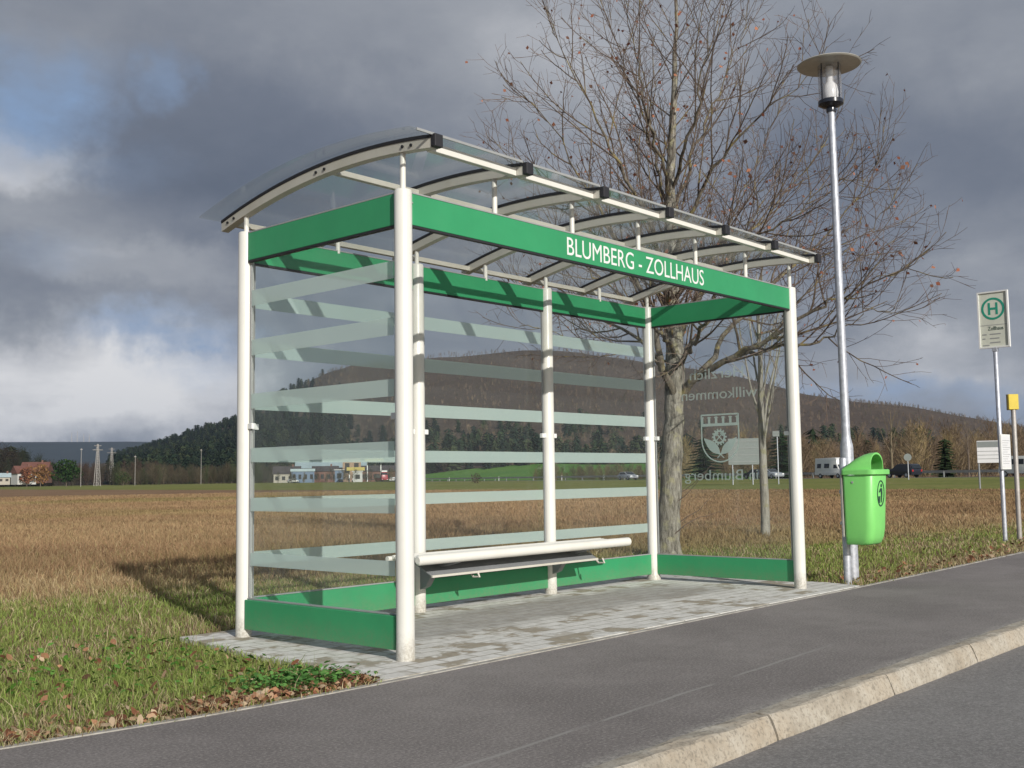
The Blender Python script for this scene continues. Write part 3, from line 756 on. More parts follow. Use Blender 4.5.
    for p in tips:
        s = rng.uniform(.014, .034); a = Vector((rng.gauss(0,1), rng.gauss(0,1), rng.gauss(0,1))).normalized(); b_ = a.orthogonal().normalized(); c_ = a.cross(b_)
        o = len(V); q = p - Vector((0,0,s)); c = random.choice([(.34,.13,.08), (.40,.18,.11), (.26,.11,.07), (.18,.09,.06)])
        V += [q-b_*s, q-c_*s*.7, q+b_*s, q+c_*s*.7+a*s*.4]; F.append((o,o+1,o+2,o+3)); C += [c]*4
    arr_mesh('dry_leaves', np.array([tuple(v) for v in V]), np.array(F), 'leafc', np.array(C), T_)
    # sucker twigs at the trunk foot
    mb = MB()
    for k_ in range(5):
        mb.tube(child_path(Vector((.12*cos(k_*2+4), .12*sin(k_*2+4), .3+.12*k_)), rt*rng.uniform(.4,1)+Vector((0,0,.6)), rng.uniform(.5,.9), 7, rng, .2, .18), [.007,.006,.005,.004,.003,.003,.002,.002], 4, cap=False)
    mb.build('suckers', 'twig', T_, fix=False)
main_tree()

def tree_template(seed, h, tr=.07, lean=0, spread=.5, nl=8, d2=.25, d3=.16, slender=1.0):
    """trunk, limb and twig meshes of one small bare tree"""
    rng = random.Random(seed)
    path = child_path(Vector((0,0,-.05)), Vector((lean, 0, 1)), h*.92, 12, rng, .9, .025)
    tk = MB(); tk.tube(path, [tr*(1-i/12)**.8+.006 for i in range(13)], 9)
    lim = MB(); tw = MB(); l1 = []
    for k_ in range(nl):
        t = .32 + .6*k_/nl; p, d = along(path, t); a = k_*2.4+seed
        nd = Vector((cos(a)*spread, sin(a)*spread, .85)); l1.append((child_path(p, nd, h*(.52-.28*t)*rng.uniform(.8,1.2), 8, rng, .5, .07), tr*.36*(1-t)+.006))
    for pa, r in l1:
        lim.tube(pa, [r*(1-i/8)+.004 for i in range(9)], 5, cap=False)
        for pb, a, b in spawn(pa, r, .004, d2, .2, lambda t, tot: h*.14*(1-t*.5), 36, rng, 4, .3, .1):
            lim.tube(pb, [a, a*.8, a*.6, a*.5, a*.4], 3, cap=False)
            for pc, a2, b2 in spawn(pb, a, .003, d3, .2, lambda t, tot: h*.055, 40, rng, 2, .1, .12):
                tw.tube(pc, [max(.0025, a2), .0025, .002], 3, cap=False)
    return tk, lim, tw
t2 = thing('slender_bare_tree', (11.40, 4.07, 0), 'slender pale young bare tree standing between the large tree and the lamp', 'tree')
a, b, c = tree_template(8, 4.6, .072, -.03, .36, 10, .2, .13)
a.build('trunk', 'birch', t2, smooth=True); b.build('limb', 'birch', t2, fix=False); c.build('twigs', 'twig', t2, fix=False)
t2.rotation_euler = (0, 0, 2.2)

# ------------------------------------------------------------------ grass, leaves
def blades(name, base, h, w, lean, col, label):
    """base (n,3), h,w (n), lean (n), col (n,3)"""
    n = len(base); a = RNG.uniform(0, 2*pi, n); b = RNG.uniform(0, 2*pi, n)
    # width direction mostly facing anywhere; lean direction b
    wx, wy = np.cos(a)*w*.5, np.sin(a)*w*.5; lx, ly = np.cos(b)*lean*h, np.sin(b)*lean*h
    V = np.zeros((n, 5, 3), np.float32)
    V[:, 0] = base - np.stack([wx, wy, 0*wx], 1); V[:, 1] = base + np.stack([wx, wy, 0*wx], 1)
    mid = base + np.stack([lx*.35, ly*.35, h*.55], 1)
    V[:, 2] = mid + np.stack([wx, wy, 0*wx], 1)*.85; V[:, 3] = mid - np.stack([wx, wy, 0*wx], 1)*.85
    V[:, 4] = base + np.stack([lx, ly, h*(1-.25*lean)], 1)
    i = np.arange(n)[:, None]*5
    q = np.concatenate([i, i+1, i+2, i+3], 1); t = np.concatenate([i+3, i+2, i+4], 1)
    C = np.repeat(col[:, None, :], 5, 1); C[:, :2] *= .8; C[:, 4] *= 1.1
    o = arr_mesh(name, V.reshape(-1, 3), [q, t], 'blade', C.reshape(-1, 3)); tag(o, label, 'grass', kind='stuff')
    return o
def vnoise(x, y, s, seed=0):
    """cheap smooth value noise"""
    r = np.random.default_rng(seed); G = r.random((64, 64)); x = x/s; y = y/s
    xi = np.floor(x).astype(int); yi = np.floor(y).astype(int); fx = x-xi; fy = y-yi; fx = fx*fx*(3-2*fx); fy = fy*fy*(3-2*fy)
    g_ = lambda a, b: G[a % 64, b % 64]
    return (g_(xi,yi)*(1-fx)+g_(xi+1,yi)*fx)*(1-fy) + (g_(xi,yi+1)*(1-fx)+g_(xi+1,yi+1)*fx)*fy
def fbm(x, y, s, seed=0): return .5*vnoise(x,y,s,seed)+.3*vnoise(x,y,s*.45,seed+1)+.2*vnoise(x,y,s*.2,seed+2)
ix = np.array([q[0] for q in inner]); iy = np.array([q[1] for q in inner])
def on_grass(x, y, mg=.0):
    ok = y > np.interp(x, ix, iy) + mg
    xl = np.interp(y, [-.4, 1.0, 1.83], [-.49, -.36, -.26])
    return ok & ~((x > xl) & (x < np.interp(y, [-.31, .02, 1.82], [5.05, 5.16, 5.10])) & (y < 1.83))
def bound(x): return np.maximum(4.5 - .20*x, 1.5)
def scatter(n, r0, r1, az0=14, az1=84, pw=1.0):
    u = RNG.random(n); r = r0*(r1/r0)**(u**pw); a = np.radians(RNG.uniform(az0, az1, n))
    x = CX + r*np.sin(a); y = CY + r*np.cos(a); return x, y, r
def pick(pal, n, var=.2):
    pal = np.array(pal); c = pal[RNG.integers(0, len(pal), n)]
    return c*RNG.uniform(1-var, 1+var, (n, 1))
# mown verge
x, y, r = scatter(330000, 4.3, 26)
nz = fbm(x, y, 1.1, 3); nz2 = fbm(x, y, .35, 9)
k_ = on_grass(x, y) & (y < bound(x) + (nz-.5)*1.6 + .5); x, y, r, nz, nz2 = x[k_], y[k_], r[k_], nz[k_], nz2[k_]
n = len(x); green = pick([(.18,.24,.055), (.25,.32,.08), (.33,.39,.13), (.21,.27,.08)], n); dry = pick([(.42,.35,.20), (.35,.28,.16), (.52,.44,.28), (.25,.18,.11)], n)
nearpath = np.clip(1-(y-np.interp(x, ix, iy))/.75, 0, 1)
pd = np.clip(.15 + (nz-.42)*1.1 + (nz2-.5)*.9 + .55*nearpath + .10*(x > 5), .05, .93)
dm = (RNG.random(n) < pd)[:, None]; col = np.where(dm, dry, green)
h = RNG.uniform(.022, .07, n)*(.6+1.0*nz2); h[RNG.random(n) < .02] *= 2.2
w = RNG.uniform(.0028, .0055, n)*np.maximum(1, r/7)
blades('verge_grass', np.stack([x, y, np.full(n, -.02)], 1), h, w, RNG.uniform(.1, 1.1, n), col, 'short green grass with dry tufts on the verge around the shelter')
# brown meadow
near_pts = [(240,640), (150,420), (103,250), (80,150), (66,78), (60,48), (56,22), (52,-2), (50,-50), (50,-160)]
NPa = np.array(sorted([(math.degrees(atan2(a_-CX, b_-CY)), sqrt((a_-CX)**2+(b_-CY)**2)) for a_, b_ in near_pts]))
x, y, r = scatter(600000, 7.5, 95, 15, 84, .95)
nz = fbm(x, y, 5, 21); nz2 = fbm(x, y, 1.2, 5); nz3 = fbm(x, y*1.0, 14, 15)
k_ = (y > bound(x) + (nz2-.5)*1.8 - .1) & (r < np.interp(np.degrees(np.arctan2(x-CX, y-CY)), NPa[:, 0], NPa[:, 1]) - 1); x, y, r, nz, nz2, nz3 = x[k_], y[k_], r[k_], nz[k_], nz2[k_], nz3[k_]
n = len(x); tan_ = pick([(.46,.36,.20), (.40,.31,.165), (.52,.42,.26)], n); br = pick([(.34,.205,.12), (.28,.165,.098), (.38,.24,.145), (.23,.135,.082), (.30,.23,.12)], n, .2); gr = pick([(.22,.24,.07), (.27,.27,.10)], n)
d = y - bound(x)
ptan = np.clip(.85 - d/4.5, .08, .85) + (nz-.5)*.7; pgr = np.clip(.5 - d/2.2, .02, .5) + np.clip((nz3-.62)*1.2, 0, .3)
u = RNG.random(n); col = np.where((u < pgr)[:, None], gr, np.where((RNG.random(n) < ptan)[:, None], tan_, br))
h = RNG.uniform(.10, .24, n)*(.5+1.0*nz2)*np.clip(.35+d/3.5, .35, 1.15); w = RNG.uniform(.0028, .0055, n)*np.maximum(1, r/8)
h *= np.interp(r, [10, 25], [.95, .5])
mid_ = col.mean(0); col = col + (mid_-col)*np.interp(r, [9, 30], [0, .7])[:, None]
patch = np.clip((fbm(x, y, 9, 88)-.48)*5, 0, 1)[:, None]; col = col*(1-.32*patch) + np.array([.37, .28, .15])*.32*patch
patch = np.clip((fbm(x, y, 13, 91)-.56)*6, 0, 1)[:, None]; col = col*(1-.5*patch) + np.array([.24, .22, .085])*.5*patch
col = col*(.50+.55*fbm(x, y, 22, 61)+.50*fbm(x, y, 5, 77))[:, None]
blades('meadow_grass', np.stack([x, y, np.full(n, -.02)], 1), h, w, RNG.uniform(.1, .9, n), col, 'dry brown meadow grass stretching away behind the shelter')
# dead leaves along the path edge
def leaves(n, fx, fy, pal, name, label, s0, s1, cat, up=0, wave=.5):
    V = []; F = []; C = []
    for i in range(n):
        x, y = fx(), fy(0)
        yb = float(np.interp(x, ix, iy)); y = yb + y
        if not on_grass(np.array([x]), np.array([y]))[0]: continue
        s = random.uniform(s0, s1); a = random.uniform(0, 6.28); nrm = Vector((random.gauss(0, wave), random.gauss(0, wave), 1)).normalized()
        t1 = nrm.orthogonal().normalized(); t1 = rotv(t1, nrm, a); t2_ = nrm.cross(t1); c0 = Vector((x, y, random.uniform(.0, .025)+up*random.random()))
        pts = [(-1,0), (-.45,.55), (.15,.62), (.7,.4), (1.05,0), (.7,-.4), (.15,-.62), (-.45,-.55)]; o = len(V)
        col = Vector(random.choice(pal))*random.uniform(.75, 1.2)
        V.append(c0 + nrm*s*.12)
        for (p_, q_) in pts: V.append(c0 + t1*p_*s*random.uniform(.85, 1.1) + t2_*q_*s*random.uniform(.8, 1.1) + nrm*(s*random.uniform(-.05, .35)*abs(q_)))
        F += [(o, o+1+j, o+1+(j+1) % 8) for j in range(8)]; C += [tuple(col)]*9
    o = arr_mesh(name, np.array([tuple(v) for v in V]), np.array(F), 'leafc', np.array(C)); tag(o, label, cat, kind='stuff')
pal = [(.36,.19,.11), (.27,.12,.07), (.46,.30,.19), (.17,.08,.05), (.40,.22,.13), (.12,.07,.045), (.50,.38,.26)]
leaves(1000, lambda: random.choice((random.uniform(-2.9, -.45), random.uniform(-1.5, -.45), random.uniform(-1.4,-.5))), lambda _: abs(random.gauss(0, .13))+.03, pal, 'fallen_leaves', 'brown fallen leaves lying along the path edge left of the shelter', .012, .030, 'leaves', 0, .8)
leaves(260, lambda: random.uniform(-3.4, -.5), lambda _: random.uniform(.02, 2.3), pal, 'scattered_leaves', 'brown leaves scattered over the left grass verge', .012, .03, 'leaves', .03, .9)
leaves(500, lambda: random.uniform(5.3, 22), lambda _: abs(random.gauss(0, .3))+.03, pal, 'verge_leaves', 'brown fallen leaves on the grass edge right of the lamp', .015, .035, 'leaves', .02, .8)
leaves(700, lambda: random.gauss(-.78, .16), lambda _: abs(random.gauss(.22, .14))+.05, [(.10,.24,.06), (.14,.30,.08), (.08,.18,.05)], 'clover_patch', 'patch of small green clover leaves beside the paved pad', .010, .02, 'plants', .05, .4)
leaves(500, lambda: random.uniform(-2.6, -.4), lambda _: random.uniform(.5, 2.6), [(.08,.19,.03), (.11,.24,.05)], 'broad_weeds', 'small broadleaf weeds in the left verge', .010, .024, 'plants', .04, .5)

# ------------------------------------------------------------------ pasture, far road, hills
road_pts = [(430,640), (330,450), (252,290), (200,195), (162,122), (146,80), (132,48), (121,12), (114,-40), (112,-160)]
near_pts = [(240,640), (150,420), (103,250), (80,150), (66,78), (60,48), (56,22), (52,-2), (50,-50), (50,-160)]
RP = bez([(a_, b_, 0) for a_, b_ in road_pts], 60); NP_ = bez([(a_, b_, 0) for a_, b_ in near_pts], 60)
def ribbon(A, Bb, za, zb, sub=4):
    mb = MB(); n = len(A); vs = []
    for i in range(n):
        for j in range(sub+1):
            t = j/sub; p = A[i].lerp(Bb[i], t); vs.append((p.x, p.y, za+(zb-za)*(t*t*(3-2*t))))
    mb.add(vs, [(i*(sub+1)+j, i*(sub+1)+j+1, (i+1)*(sub+1)+j+1, (i+1)*(sub+1)+j) for i in range(n-1) for j in range(sub)]); return mb
def offset(Pp, d):
    out = []
    for i in range(len(Pp)):
        t = (Pp[min(i+1, len(Pp)-1)] - Pp[max(i-1, 0)]).normalized(); out.append(Pp[i] + Vector((-t.y, t.x, 0))*d)
    return out
R_in, R_out = offset(RP, -3.6), offset(RP, 3.6)
if (R_in[30]-Vector((CX, CY, 0))).length > (R_out[30]-Vector((CX, CY, 0))).length: R_in, R_out = R_out, R_in; SG = 1
else: SG = -1
structure(ribbon(NP_, [p for p in R_in], -.012, .27, 6), 'pasture', 'pasture', fix=False)
structure(ribbon(R_in, R_out, .275, .275, 1), 'far_road', 'farroad', fix=False)
R_far = [p + (p-q)*.9*4 for p, q in zip(R_out, R_in)]
structure(ribbon(R_out, R_far, .27, -.05, 3), 'roadside_verge', 'pasture', fix=False)
# painted edge lines
em_ = MB()
for off in (-3.3, 3.3):
    A_, B_ = offset(RP, off), offset(RP, off+.18*(1 if off < 0 else -1))
    q = ribbon(A_, B_, .28, .28, 1); em_.add(q.v, q.f)
structure(em_, 'road_edge_lines', 'letter', fix=False)
AZT = [0, 20, 25, 29, 31.5, 34.2, 36.5, 38.8, 41.5, 44.6, 48, 51, 54, 56.2, 60, 63.2, 68, 73.5, 80, 90, 110]
TT = [-.02, -.01, .005, .030, .043, .0575, .081, .104, .116, .1205, .124, .125, .1205, .114, .098, .0795, .064, .0415, .030, .022, .02]
RPa = np.array([(degrees_, d_) for degrees_, d_ in sorted([(math.degrees(atan2(p.x-CX, p.y-CY)), sqrt((p.x-CX)**2+(p.y-CY)**2)) for p in RP])])
def r0f(az): return np.where(az < 38, 560.0, np.interp(az, [38, 42], [560, 0])*(az < 42) + np.interp(az, RPa[:, 0], RPa[:, 1])*np.interp(az, [38, 42], [0, 1])*(1) + 12)
Rc = 1300.0
def hill(az, r):
    az = np.asarray(az, float); r = np.asarray(r, float)
    r0 = r0f(az); Tn = np.interp(az, AZT, TT); Hc = Tn*Rc + 1 - 9*np.clip(Tn/.03, 0, 1); t = (r-r0)/(Rc-r0)
    up = np.clip(t, 0, 1)**np.where(az < 40, 1.3, 2.4)
    dn = np.clip((r-Rc)/900, 0, 1); z = Hc*up*(1 - .6*dn*dn) + (fbm(r*np.cos(np.radians(az))+5000, r*np.sin(np.radians(az))+5000, 160, 2)-.5)*18*np.clip(t*2, 0, 1)*np.clip(Tn/.04, .0, 1)
    return np.where(t > 0, z, 0) - .35*np.clip(1-t*15, 0, 1)
azs = np.arange(4, 112, .5); rs = np.concatenate([np.linspace(0, 1, 46)])
Az, Tt = np.meshgrid(azs, rs, indexing='ij'); Rr = r0f(Az) + (2300-r0f(Az))*Tt; Z = hill(Az, Rr)
V = np.stack([CX+Rr*np.sin(np.radians(Az)), CY+Rr*np.cos(np.radians(Az)), Z], -1).reshape(-1, 3); nr = len(rs)
i, j = np.meshgrid(np.arange(len(azs)-1), np.arange(nr-1), indexing='ij'); a_ = (i*nr+j).ravel()
F = np.stack([a_, a_+nr, a_+nr+1, a_+1], 1)
o = arr_mesh('hills', V, F, 'hill', smooth=True); tag(o, 'wooded hills', kind='structure')
# bright meadow at the foot of the hill
Az, Tt = np.meshgrid(np.arange(41, 62.1, .3), np.linspace(0, 1, 14), indexing='ij'); Rr = r0f(Az)+6 + (505-r0f(Az))*Tt; Z = hill(Az, Rr)+.35+Rr*.0012
V = np.stack([CX+Rr*np.sin(np.radians(Az)), CY+Rr*np.cos(np.radians(Az)), Z], -1).reshape(-1, 3); nr = 14
i, j = np.meshgrid(np.arange(Az.shape[0]-1), np.arange(nr-1), indexing='ij'); a_ = (i*nr+j).ravel()
o = arr_mesh('hill_meadow', V, np.stack([a_, a_+nr, a_+nr+1, a_+1], 1), 'hillgreen', smooth=True); tag(o, 'green sloping meadow', kind='structure')
# far plateau on the left
azs = np.arange(-5, 60, 1.0); mb = MB(); vs = []
for q in azs:
    T_ = np.interp(q, [-5, 15, 23, 29, 40, 60], [.032, .034, .0357, .0360, .033, .02])
    for rr_, f_ in ((2900, -.004), (3400, .45), (3900, .9), (4200, 1.0), (5200, .9)): p_ = polar(q, rr_, T_*4200*f_); vs.append(tuple(p_))
mb.add(vs, [(i*5+j, (i+1)*5+j, (i+1)*5+j+1, i*5+j+1) for i in range(len(azs)-1) for j in range(4)])
structure(mb, 'distant_plateau', 'farhill', fix=False)

# forest templates
def conifer_arr(h, nw, nb, seed, rad=.17):
    r = np.random.default_rng(seed); V = []; F = []
    for i in range(nw):
        t = i/nw; z = h*(.08+.88*t); R = h*rad*(1-t)**.85+.15; dz = h/nw*1.1
        for k in range(nb):
            a = 2*pi*(k+r.random())/nb; Rk = R*r.uniform(.7, 1.2); w = R*.62
            o = len(V); V += [(0, 0, z+dz*.8), (Rk*cos(a)-w*sin(a)*.5, Rk*sin(a)+w*cos(a)*.5, z-dz*.25*r.random()), (Rk*cos(a)+w*sin(a)*.5, Rk*sin(a)-w*cos(a)*.5, z-dz*.4*r.random())]
            F.append((o, o+1, o+2))
    o = len(V); V += [(-.2,0,0),(.2,0,0),(0,0,h)]; F.append((o,o+1,o+2)); o = len(V); V += [(0,-.2,0),(0,.2,0),(0,0,h)]; F.append((o,o+1,o+2))
    return np.array(V), np.array(F)
def bare_arr(h, n, seed, w=.22, spread=.27):
    r = np.random.default_rng(seed); V = []; F = []
    def seg(p, q, w0):
        p = np.array(p); q = np.array(q); d = q-p; s = np.cross(d, r.normal(size=3)); s = s/np.linalg.norm(s)*w0*.5; o = len(V)
        V.extend([p-s, p+s, q]); F.append((o, o+1, o+2))
    for k in range(3):
        seg((0,0,0), (r.normal()*.3, r.normal()*.3, h*.95), w*2.2)
    for k in range(n):
        t = r.uniform(.18, .9); a = r.uniform(0, 2*pi); R = h*spread*sin(pi*min(.98, .2+t*.75))*r.uniform(.5, 1.1); z = h*t
        p = (R*.15*cos(a), R*.15*sin(a), z*.92); q = np.array((R*cos(a), R*sin(a), z+h*r.uniform(.05, .17))); seg(p, q, w)
        for m_ in range(2):
            pp = np.array(p)+(q-np.array(p))*r.uniform(.3, .9); seg(pp, pp+r.normal(size=3)*h*.05+np.array((0,0,h*.06)), w*.75)
    return np.array(V), np.array(F)
def instance(templates, P_, hs, cols, name, label, sep_kind='stuff', cat='woodland'):
    Vs = []; Fs = []; Cs = []; o = 0
    idx = RNG.integers(0, len(templates), len(P_)); rot = RNG.uniform(0, 2*pi, len(P_))
    for t, (V, F) in enumerate(templates):
        s = np.where(idx == t)[0]
        if not len(s): continue
        c, sn = np.cos(rot[s])[:, None], np.sin(rot[s])[:, None]
        X = V[None, :, 0]*c - V[None, :, 1]*sn; Yy = V[None, :, 0]*sn + V[None, :, 1]*c; Zz = np.broadcast_to(V[None, :, 2], X.shape)
        A = np.stack([X, Yy, Zz], -1)*hs[s][:, None, None] + P_[s][:, None, :]
        Vs.append(A.reshape(-1, 3)); Fs.append((F[None] + (np.arange(len(s))*len(V))[:, None, None]).reshape(-1, 3) + o)
        cc = cols[s][:, None, :]*RNG.uniform(.7, 1.3, (len(s), len(V), 1)); Cs.append(cc.reshape(-1, 3)); o += len(s)*len(V)
    ob = arr_mesh(name, np.concatenate(Vs), np.concatenate(Fs), 'forest', np.concatenate(Cs)); tag(ob, label, cat, kind=sep_kind); return ob
con_t = [conifer_arr(1, 9, 7, s) for s in range(4)]
bar_t = [(lambda v, f: (v, f))(*bare_arr(1, 34, s, .022)) for s in range(4)]
con_n = [conifer_arr(1, 16, 11, s+10) for s in range(3)]
bar_n = [bare_arr(1, 150, s+20, .0075) for s in range(4)]
def place(n, a0, a1, ra, rb):
    az = RNG.uniform(a0, a1, n); r = np.sqrt(RNG.uniform(ra**2, rb**2, n)); return az, r
def pts(az, r, z): return np.stack([CX+r*np.sin(np.radians(az)), CY+r*np.cos(np.radians(az)), z], 1)
az, r = place(13000, 26, 90, 300, 1440)
near_lim = np.where(az < 40, r0f(az)+30, np.interp(az, [40, 58, 62, 66], [500, 500, 380, 300]))
k_ = (r > near_lim) & (np.interp(az, AZT, TT) > .024); az, r = az[k_], r[k_]
cz = fbm(az*30, r, 130, 44); pc = np.interp(az, [36, 44.5], [1.0, .02]) + np.where((az > 44) & (az < 58) & (r < 640), .45, 0) + (cz-.5)*1.4*np.interp(az, [33, 38], [.3, 1])
pc = pc - np.interp(az, [36, 40], [0, .5])*(r > 850)
isc = RNG.random(len(az)) < pc
P_ = pts(az, r, hill(az, r)-1)
n = isc.sum(); instance(con_t, P_[isc], RNG.uniform(9, 16, n)*np.where(r[isc] > 900, .8, 1.0), pick([(.014,.024,.014), (.022,.034,.017), (.012,.020,.014), (.032,.042,.020)], n, .25)*np.where(az[isc] > 44, 1.5, 1.0)[:, None], 'conifer_forest', 'conifer forest covering the hill slopes, darkened for cloud shade')  # conifer greens darkened to carry the cloud shadow over the left hill
n = (~isc).sum(); instance(bar_t, P_[~isc], RNG.uniform(4.5, 7.5, n)*np.where(r[~isc] > 800, .8, 1.3), pick([(.13,.098,.07), (.17,.128,.09), (.10,.078,.06), (.20,.15,.10), (.12,.11,.07)], n, .35), 'bare_forest', 'brown leafless forest covering the upper hill slopes')
# belt of bare trees beyond the far road, right
az, r = place(420, 57, 92, 160, 330)
rr0 = np.interp(az, RPa[:, 0], RPa[:, 1]); r = rr0 + 22 + (r-160)*.75
n = len(az); instance(bar_n, pts(az, r, hill(az, r)-.3), RNG.uniform(6.0, 10.5, n), pick([(.17,.125,.08), (.22,.165,.10), (.14,.10,.07), (.25,.19,.10)], n, .2), 'roadside_wood', 'sunlit belt of leafless trees behind the far road')
az, r = place(170, 49.5, 57.5, 1, 50); r = np.interp(az, RPa[:, 0], RPa[:, 1]) + 18 + r*.7
n = len(az); instance(bar_n, pts(az, r, hill(az, r)-.2), RNG.uniform(2.2, 4.6, n), pick([(.10,.085,.05), (.15,.12,.07), (.08,.08,.04)], n, .2), 'roadside_scrub', 'low leafless scrub along the far road behind the shelter', cat='scrub')
# belt at the foot of the dark hill, left
az, r = place(520, 28.3, 41, 450, 545)
n = len(az); instance(bar_n, pts(az, r, np.full(n, -.2)), RNG.uniform(4.5, 9.5, n), pick([(.055,.05,.032), (.075,.06,.04), (.05,.06,.028), (.09,.075,.05)], n, .2), 'field_edge_trees', 'grey brown scrub and trees along the far field edge', cat='scrub')
az, r = place(420, 10, 25.6, 540, 760)
n = len(az); instance(bar_n+con_n[:1], pts(az, r, np.full(n, 0)), RNG.uniform(9, 24, n)*np.interp(az, [12, 23.6, 25.6], [1.1, 1.0, .55]), pick([(.03,.035,.02), (.04,.032,.022)], n, .2), 'left_wood', 'dark wood behind the village houses at the far left')
az, r = place(240, 24.5, 31, 560, 700)
n = len(az); instance(bar_n, pts(az, r, np.full(n, 0)), RNG.uniform(6, 13, n), pick([(.05,.045,.03), (.06,.04,.03)], n, .2), 'village_scrub', 'brown scrub behind the pylon at the far left', cat='scrub')

az, r = place(60, 36.2, 42.6, 345, 420)
n = len(az); instance(bar_n, pts(az, r, np.full(n, 0)), RNG.uniform(1.6, 5.5, n), pick([(.07,.06,.035), (.05,.05,.03), (.11,.09,.05)], n, .2), 'village_hedges', 'bare shrubs and hedges between the village buildings', cat='scrub')
# single distant trees
def leafy(name, label, az, d, h, w, pal, seed, n=700):
    r = np.random.default_rng(seed); u = r.normal(size=(n, 3)); u /= np.linalg.norm(u, axis=1)[:, None]; u *= (r.random(n)**.4)[:, None]
    c = u*np.array([w/2, w/2, h*.42]) + np.array([0, 0, h*.56]); c[:, :2] *= (1+.25*np.sin(c[:, 2:3]*3/h*4+u[:, :1]*3)); s = h*.035
    a = r.normal(size=(n, 3)); a /= np.linalg.norm(a, axis=1)[:, None]; b = np.cross(a, r.normal(size=(n, 3))); b /= np.linalg.norm(b, axis=1)[:, None]
    V = np.stack([c-a*s, c-b*s, c+a*s, c+b*s], 1).reshape(-1, 3); F = np.arange(n*4).reshape(-1, 4)
    col = np.repeat(np.array(pal)[r.integers(0, len(pal), n)]*r.uniform(.7, 1.2, (n, 1)), 4, 0)
    p_ = polar(az, d); t = thing(name, (p_.x, p_.y, float(hill(az, d)) if az > 42 else 0), label, 'tree')
    arr_mesh('crown', V, F, 'forest', col, t)
    MB().tube([(0,0,-.3),(0,0,h*.7)], [h*.02, h*.006], 6).build('trunk', 'twigfar', t)
def conif(label, az, d, h, seed, col, group=None, rad=.2):
    V, F = conifer_arr(1, 14, 9, seed, rad); p_ = polar(az, d); t = thing('conifer', (p_.x, p_.y, max(0, float(hill(az, d))) ), label, 'tree', group=group)
    c = np.tile(np.array(col), (len(V), 1))*np.random.default_rng(seed).uniform(.6, 1.4, (len(V), 1))
    arr_mesh('crown', V*h, F, 'forest', c, t)
    MB().tube([(0,0,-.3),(0,0,h*.85)], [h*.018, h*.004], 6).build('trunk', 'twigfar', t)
def barefar(label, az, d, h, seed, m='twigfar', name='bare_tree'):
    p_ = polar(az, d); t = thing(name, (p_.x, p_.y, max(-.05, float(hill(az, d)))), label, 'tree')
    a, b, c = tree_template(seed, h, h*.02, .03, .45, 12, h*.035, h*.022)
    for mb_, s in ((b, 2.2), (c, 2.2)): pass
    a.build('trunk', m, t); b.build('limb', m, t, fix=False); c.build('twigs', m, t, fix=False)
conif('small dark conifer standing alone behind the guard rail left of the bus stop sign', 69.98, 152, 5.4, 1, (.030,.045,.020), rad=.15)
conif('dark conifer just left of the right front shelter post', 62.2, 190, 8.2, 2, (.022,.04,.018), rad=.3)
conif('broad dark conifer seen through the etched emblem', 58.3, 178, 7.2, 3, (.024,.042,.02), rad=.36)
conif('short conifer behind the litter bin', 66.3, 215, 7.5, 4, (.028,.04,.02))
barefar('tall yellowish bare tree above the dark car', 67.5, 175, 11.5, 31, 'twigfar2')
barefar('bare tree right of the lone conifer by the far road', 71.0, 185, 9.0, 32, 'twigfar')
barefar('bare bush tree at the far road seen past the middle shelter post', 50.6, 215, 4.2, 33, 'twigfar')
barefar('bare roadside tree seen through the third rear pane', 56.0, 190, 6.5, 34, 'twigfar2')
leafy('autumn_tree', 'orange autumn tree beside the village houses at the far left', 24.95, 420, 8.5, 7.5, [(.22,.11,.04), (.26,.15,.06), (.14,.08,.04)], 1)
leafy('autumn_tree', 'reddish autumn tree left of the orange one', 24.35, 450, 8.0, 5, [(.22,.09,.05), (.16,.08,.05)], 2)
leafy('green_tree', 'round dark green tree in front of the pylon at the far left', 26.1, 410, 10.0, 10, [(.02,.045,.012), (.035,.065,.018), (.016,.034,.012)], 3, 1000)
leafy('roadside_bush', 'round brown bush beside the far guard rail behind the shelter', 46.4, 178, 2.3, 2.0, [(.07,.045,.025), (.05,.035,.02)], 4, 300)
leafy('roadside_bush', 'dark green bush beside the far road in the third rear pane', 53.1, 190, 1.6, 1.8, [(.03,.045,.018)], 5, 250)
leafy('green_tree', 'green bush right of the pylon in the field edge', 28.7, 430, 5.5, 6, [(.035,.055,.02), (.05,.07,.025)], 6, 500)

# ------------------------------------------------------------------ guard rail, delineators, signs, vehicles
G = thing('guard_rail', (0,0,0), 'long grey guard rail along the far road', 'guard rail')
GP = offset(RP, SG*4.3 if SG else 4.3)
if (GP[30]-Vector((CX, CY, 0))).length < (RP[30]-Vector((CX, CY, 0))).length: GP = offset(RP, -SG*4.3)
mb = MB(); vs = []
for p_ in GP: vs += [(p_.x, p_.y, .80), (p_.x, p_.y, 1.14), (p_.x+.05, p_.y+.03, 1.14), (p_.x+.05, p_.y+.03, .80)]
mb.add(vs, [(i*4+q, i*4+(q+1) % 4, (i+1)*4+(q+1) % 4, (i+1)*4+q) for i in range(len(GP)-1) for q in range(4)]); mb.build('rail', 'dullsteel', G)
seg = bez([tuple(p) for p in GP], 400); acc = 0; npst = 0
for i in range(1, len(seg)):
    acc += (seg[i]-seg[i-1]).length
    az_ = math.degrees(atan2(seg[i].x-CX, seg[i].y-CY))
    if acc > 8 and 44 < az_ < 78 and npst < 60:
        acc = 0; npst += 1; MB().box(seg[i].x-.07, seg[i].x+.07, seg[i].y-.07, seg[i].y+.07, .2, 1.0).build('rail_post', 'greytrim', G)
    elif acc > 8: acc = 0
dl = None
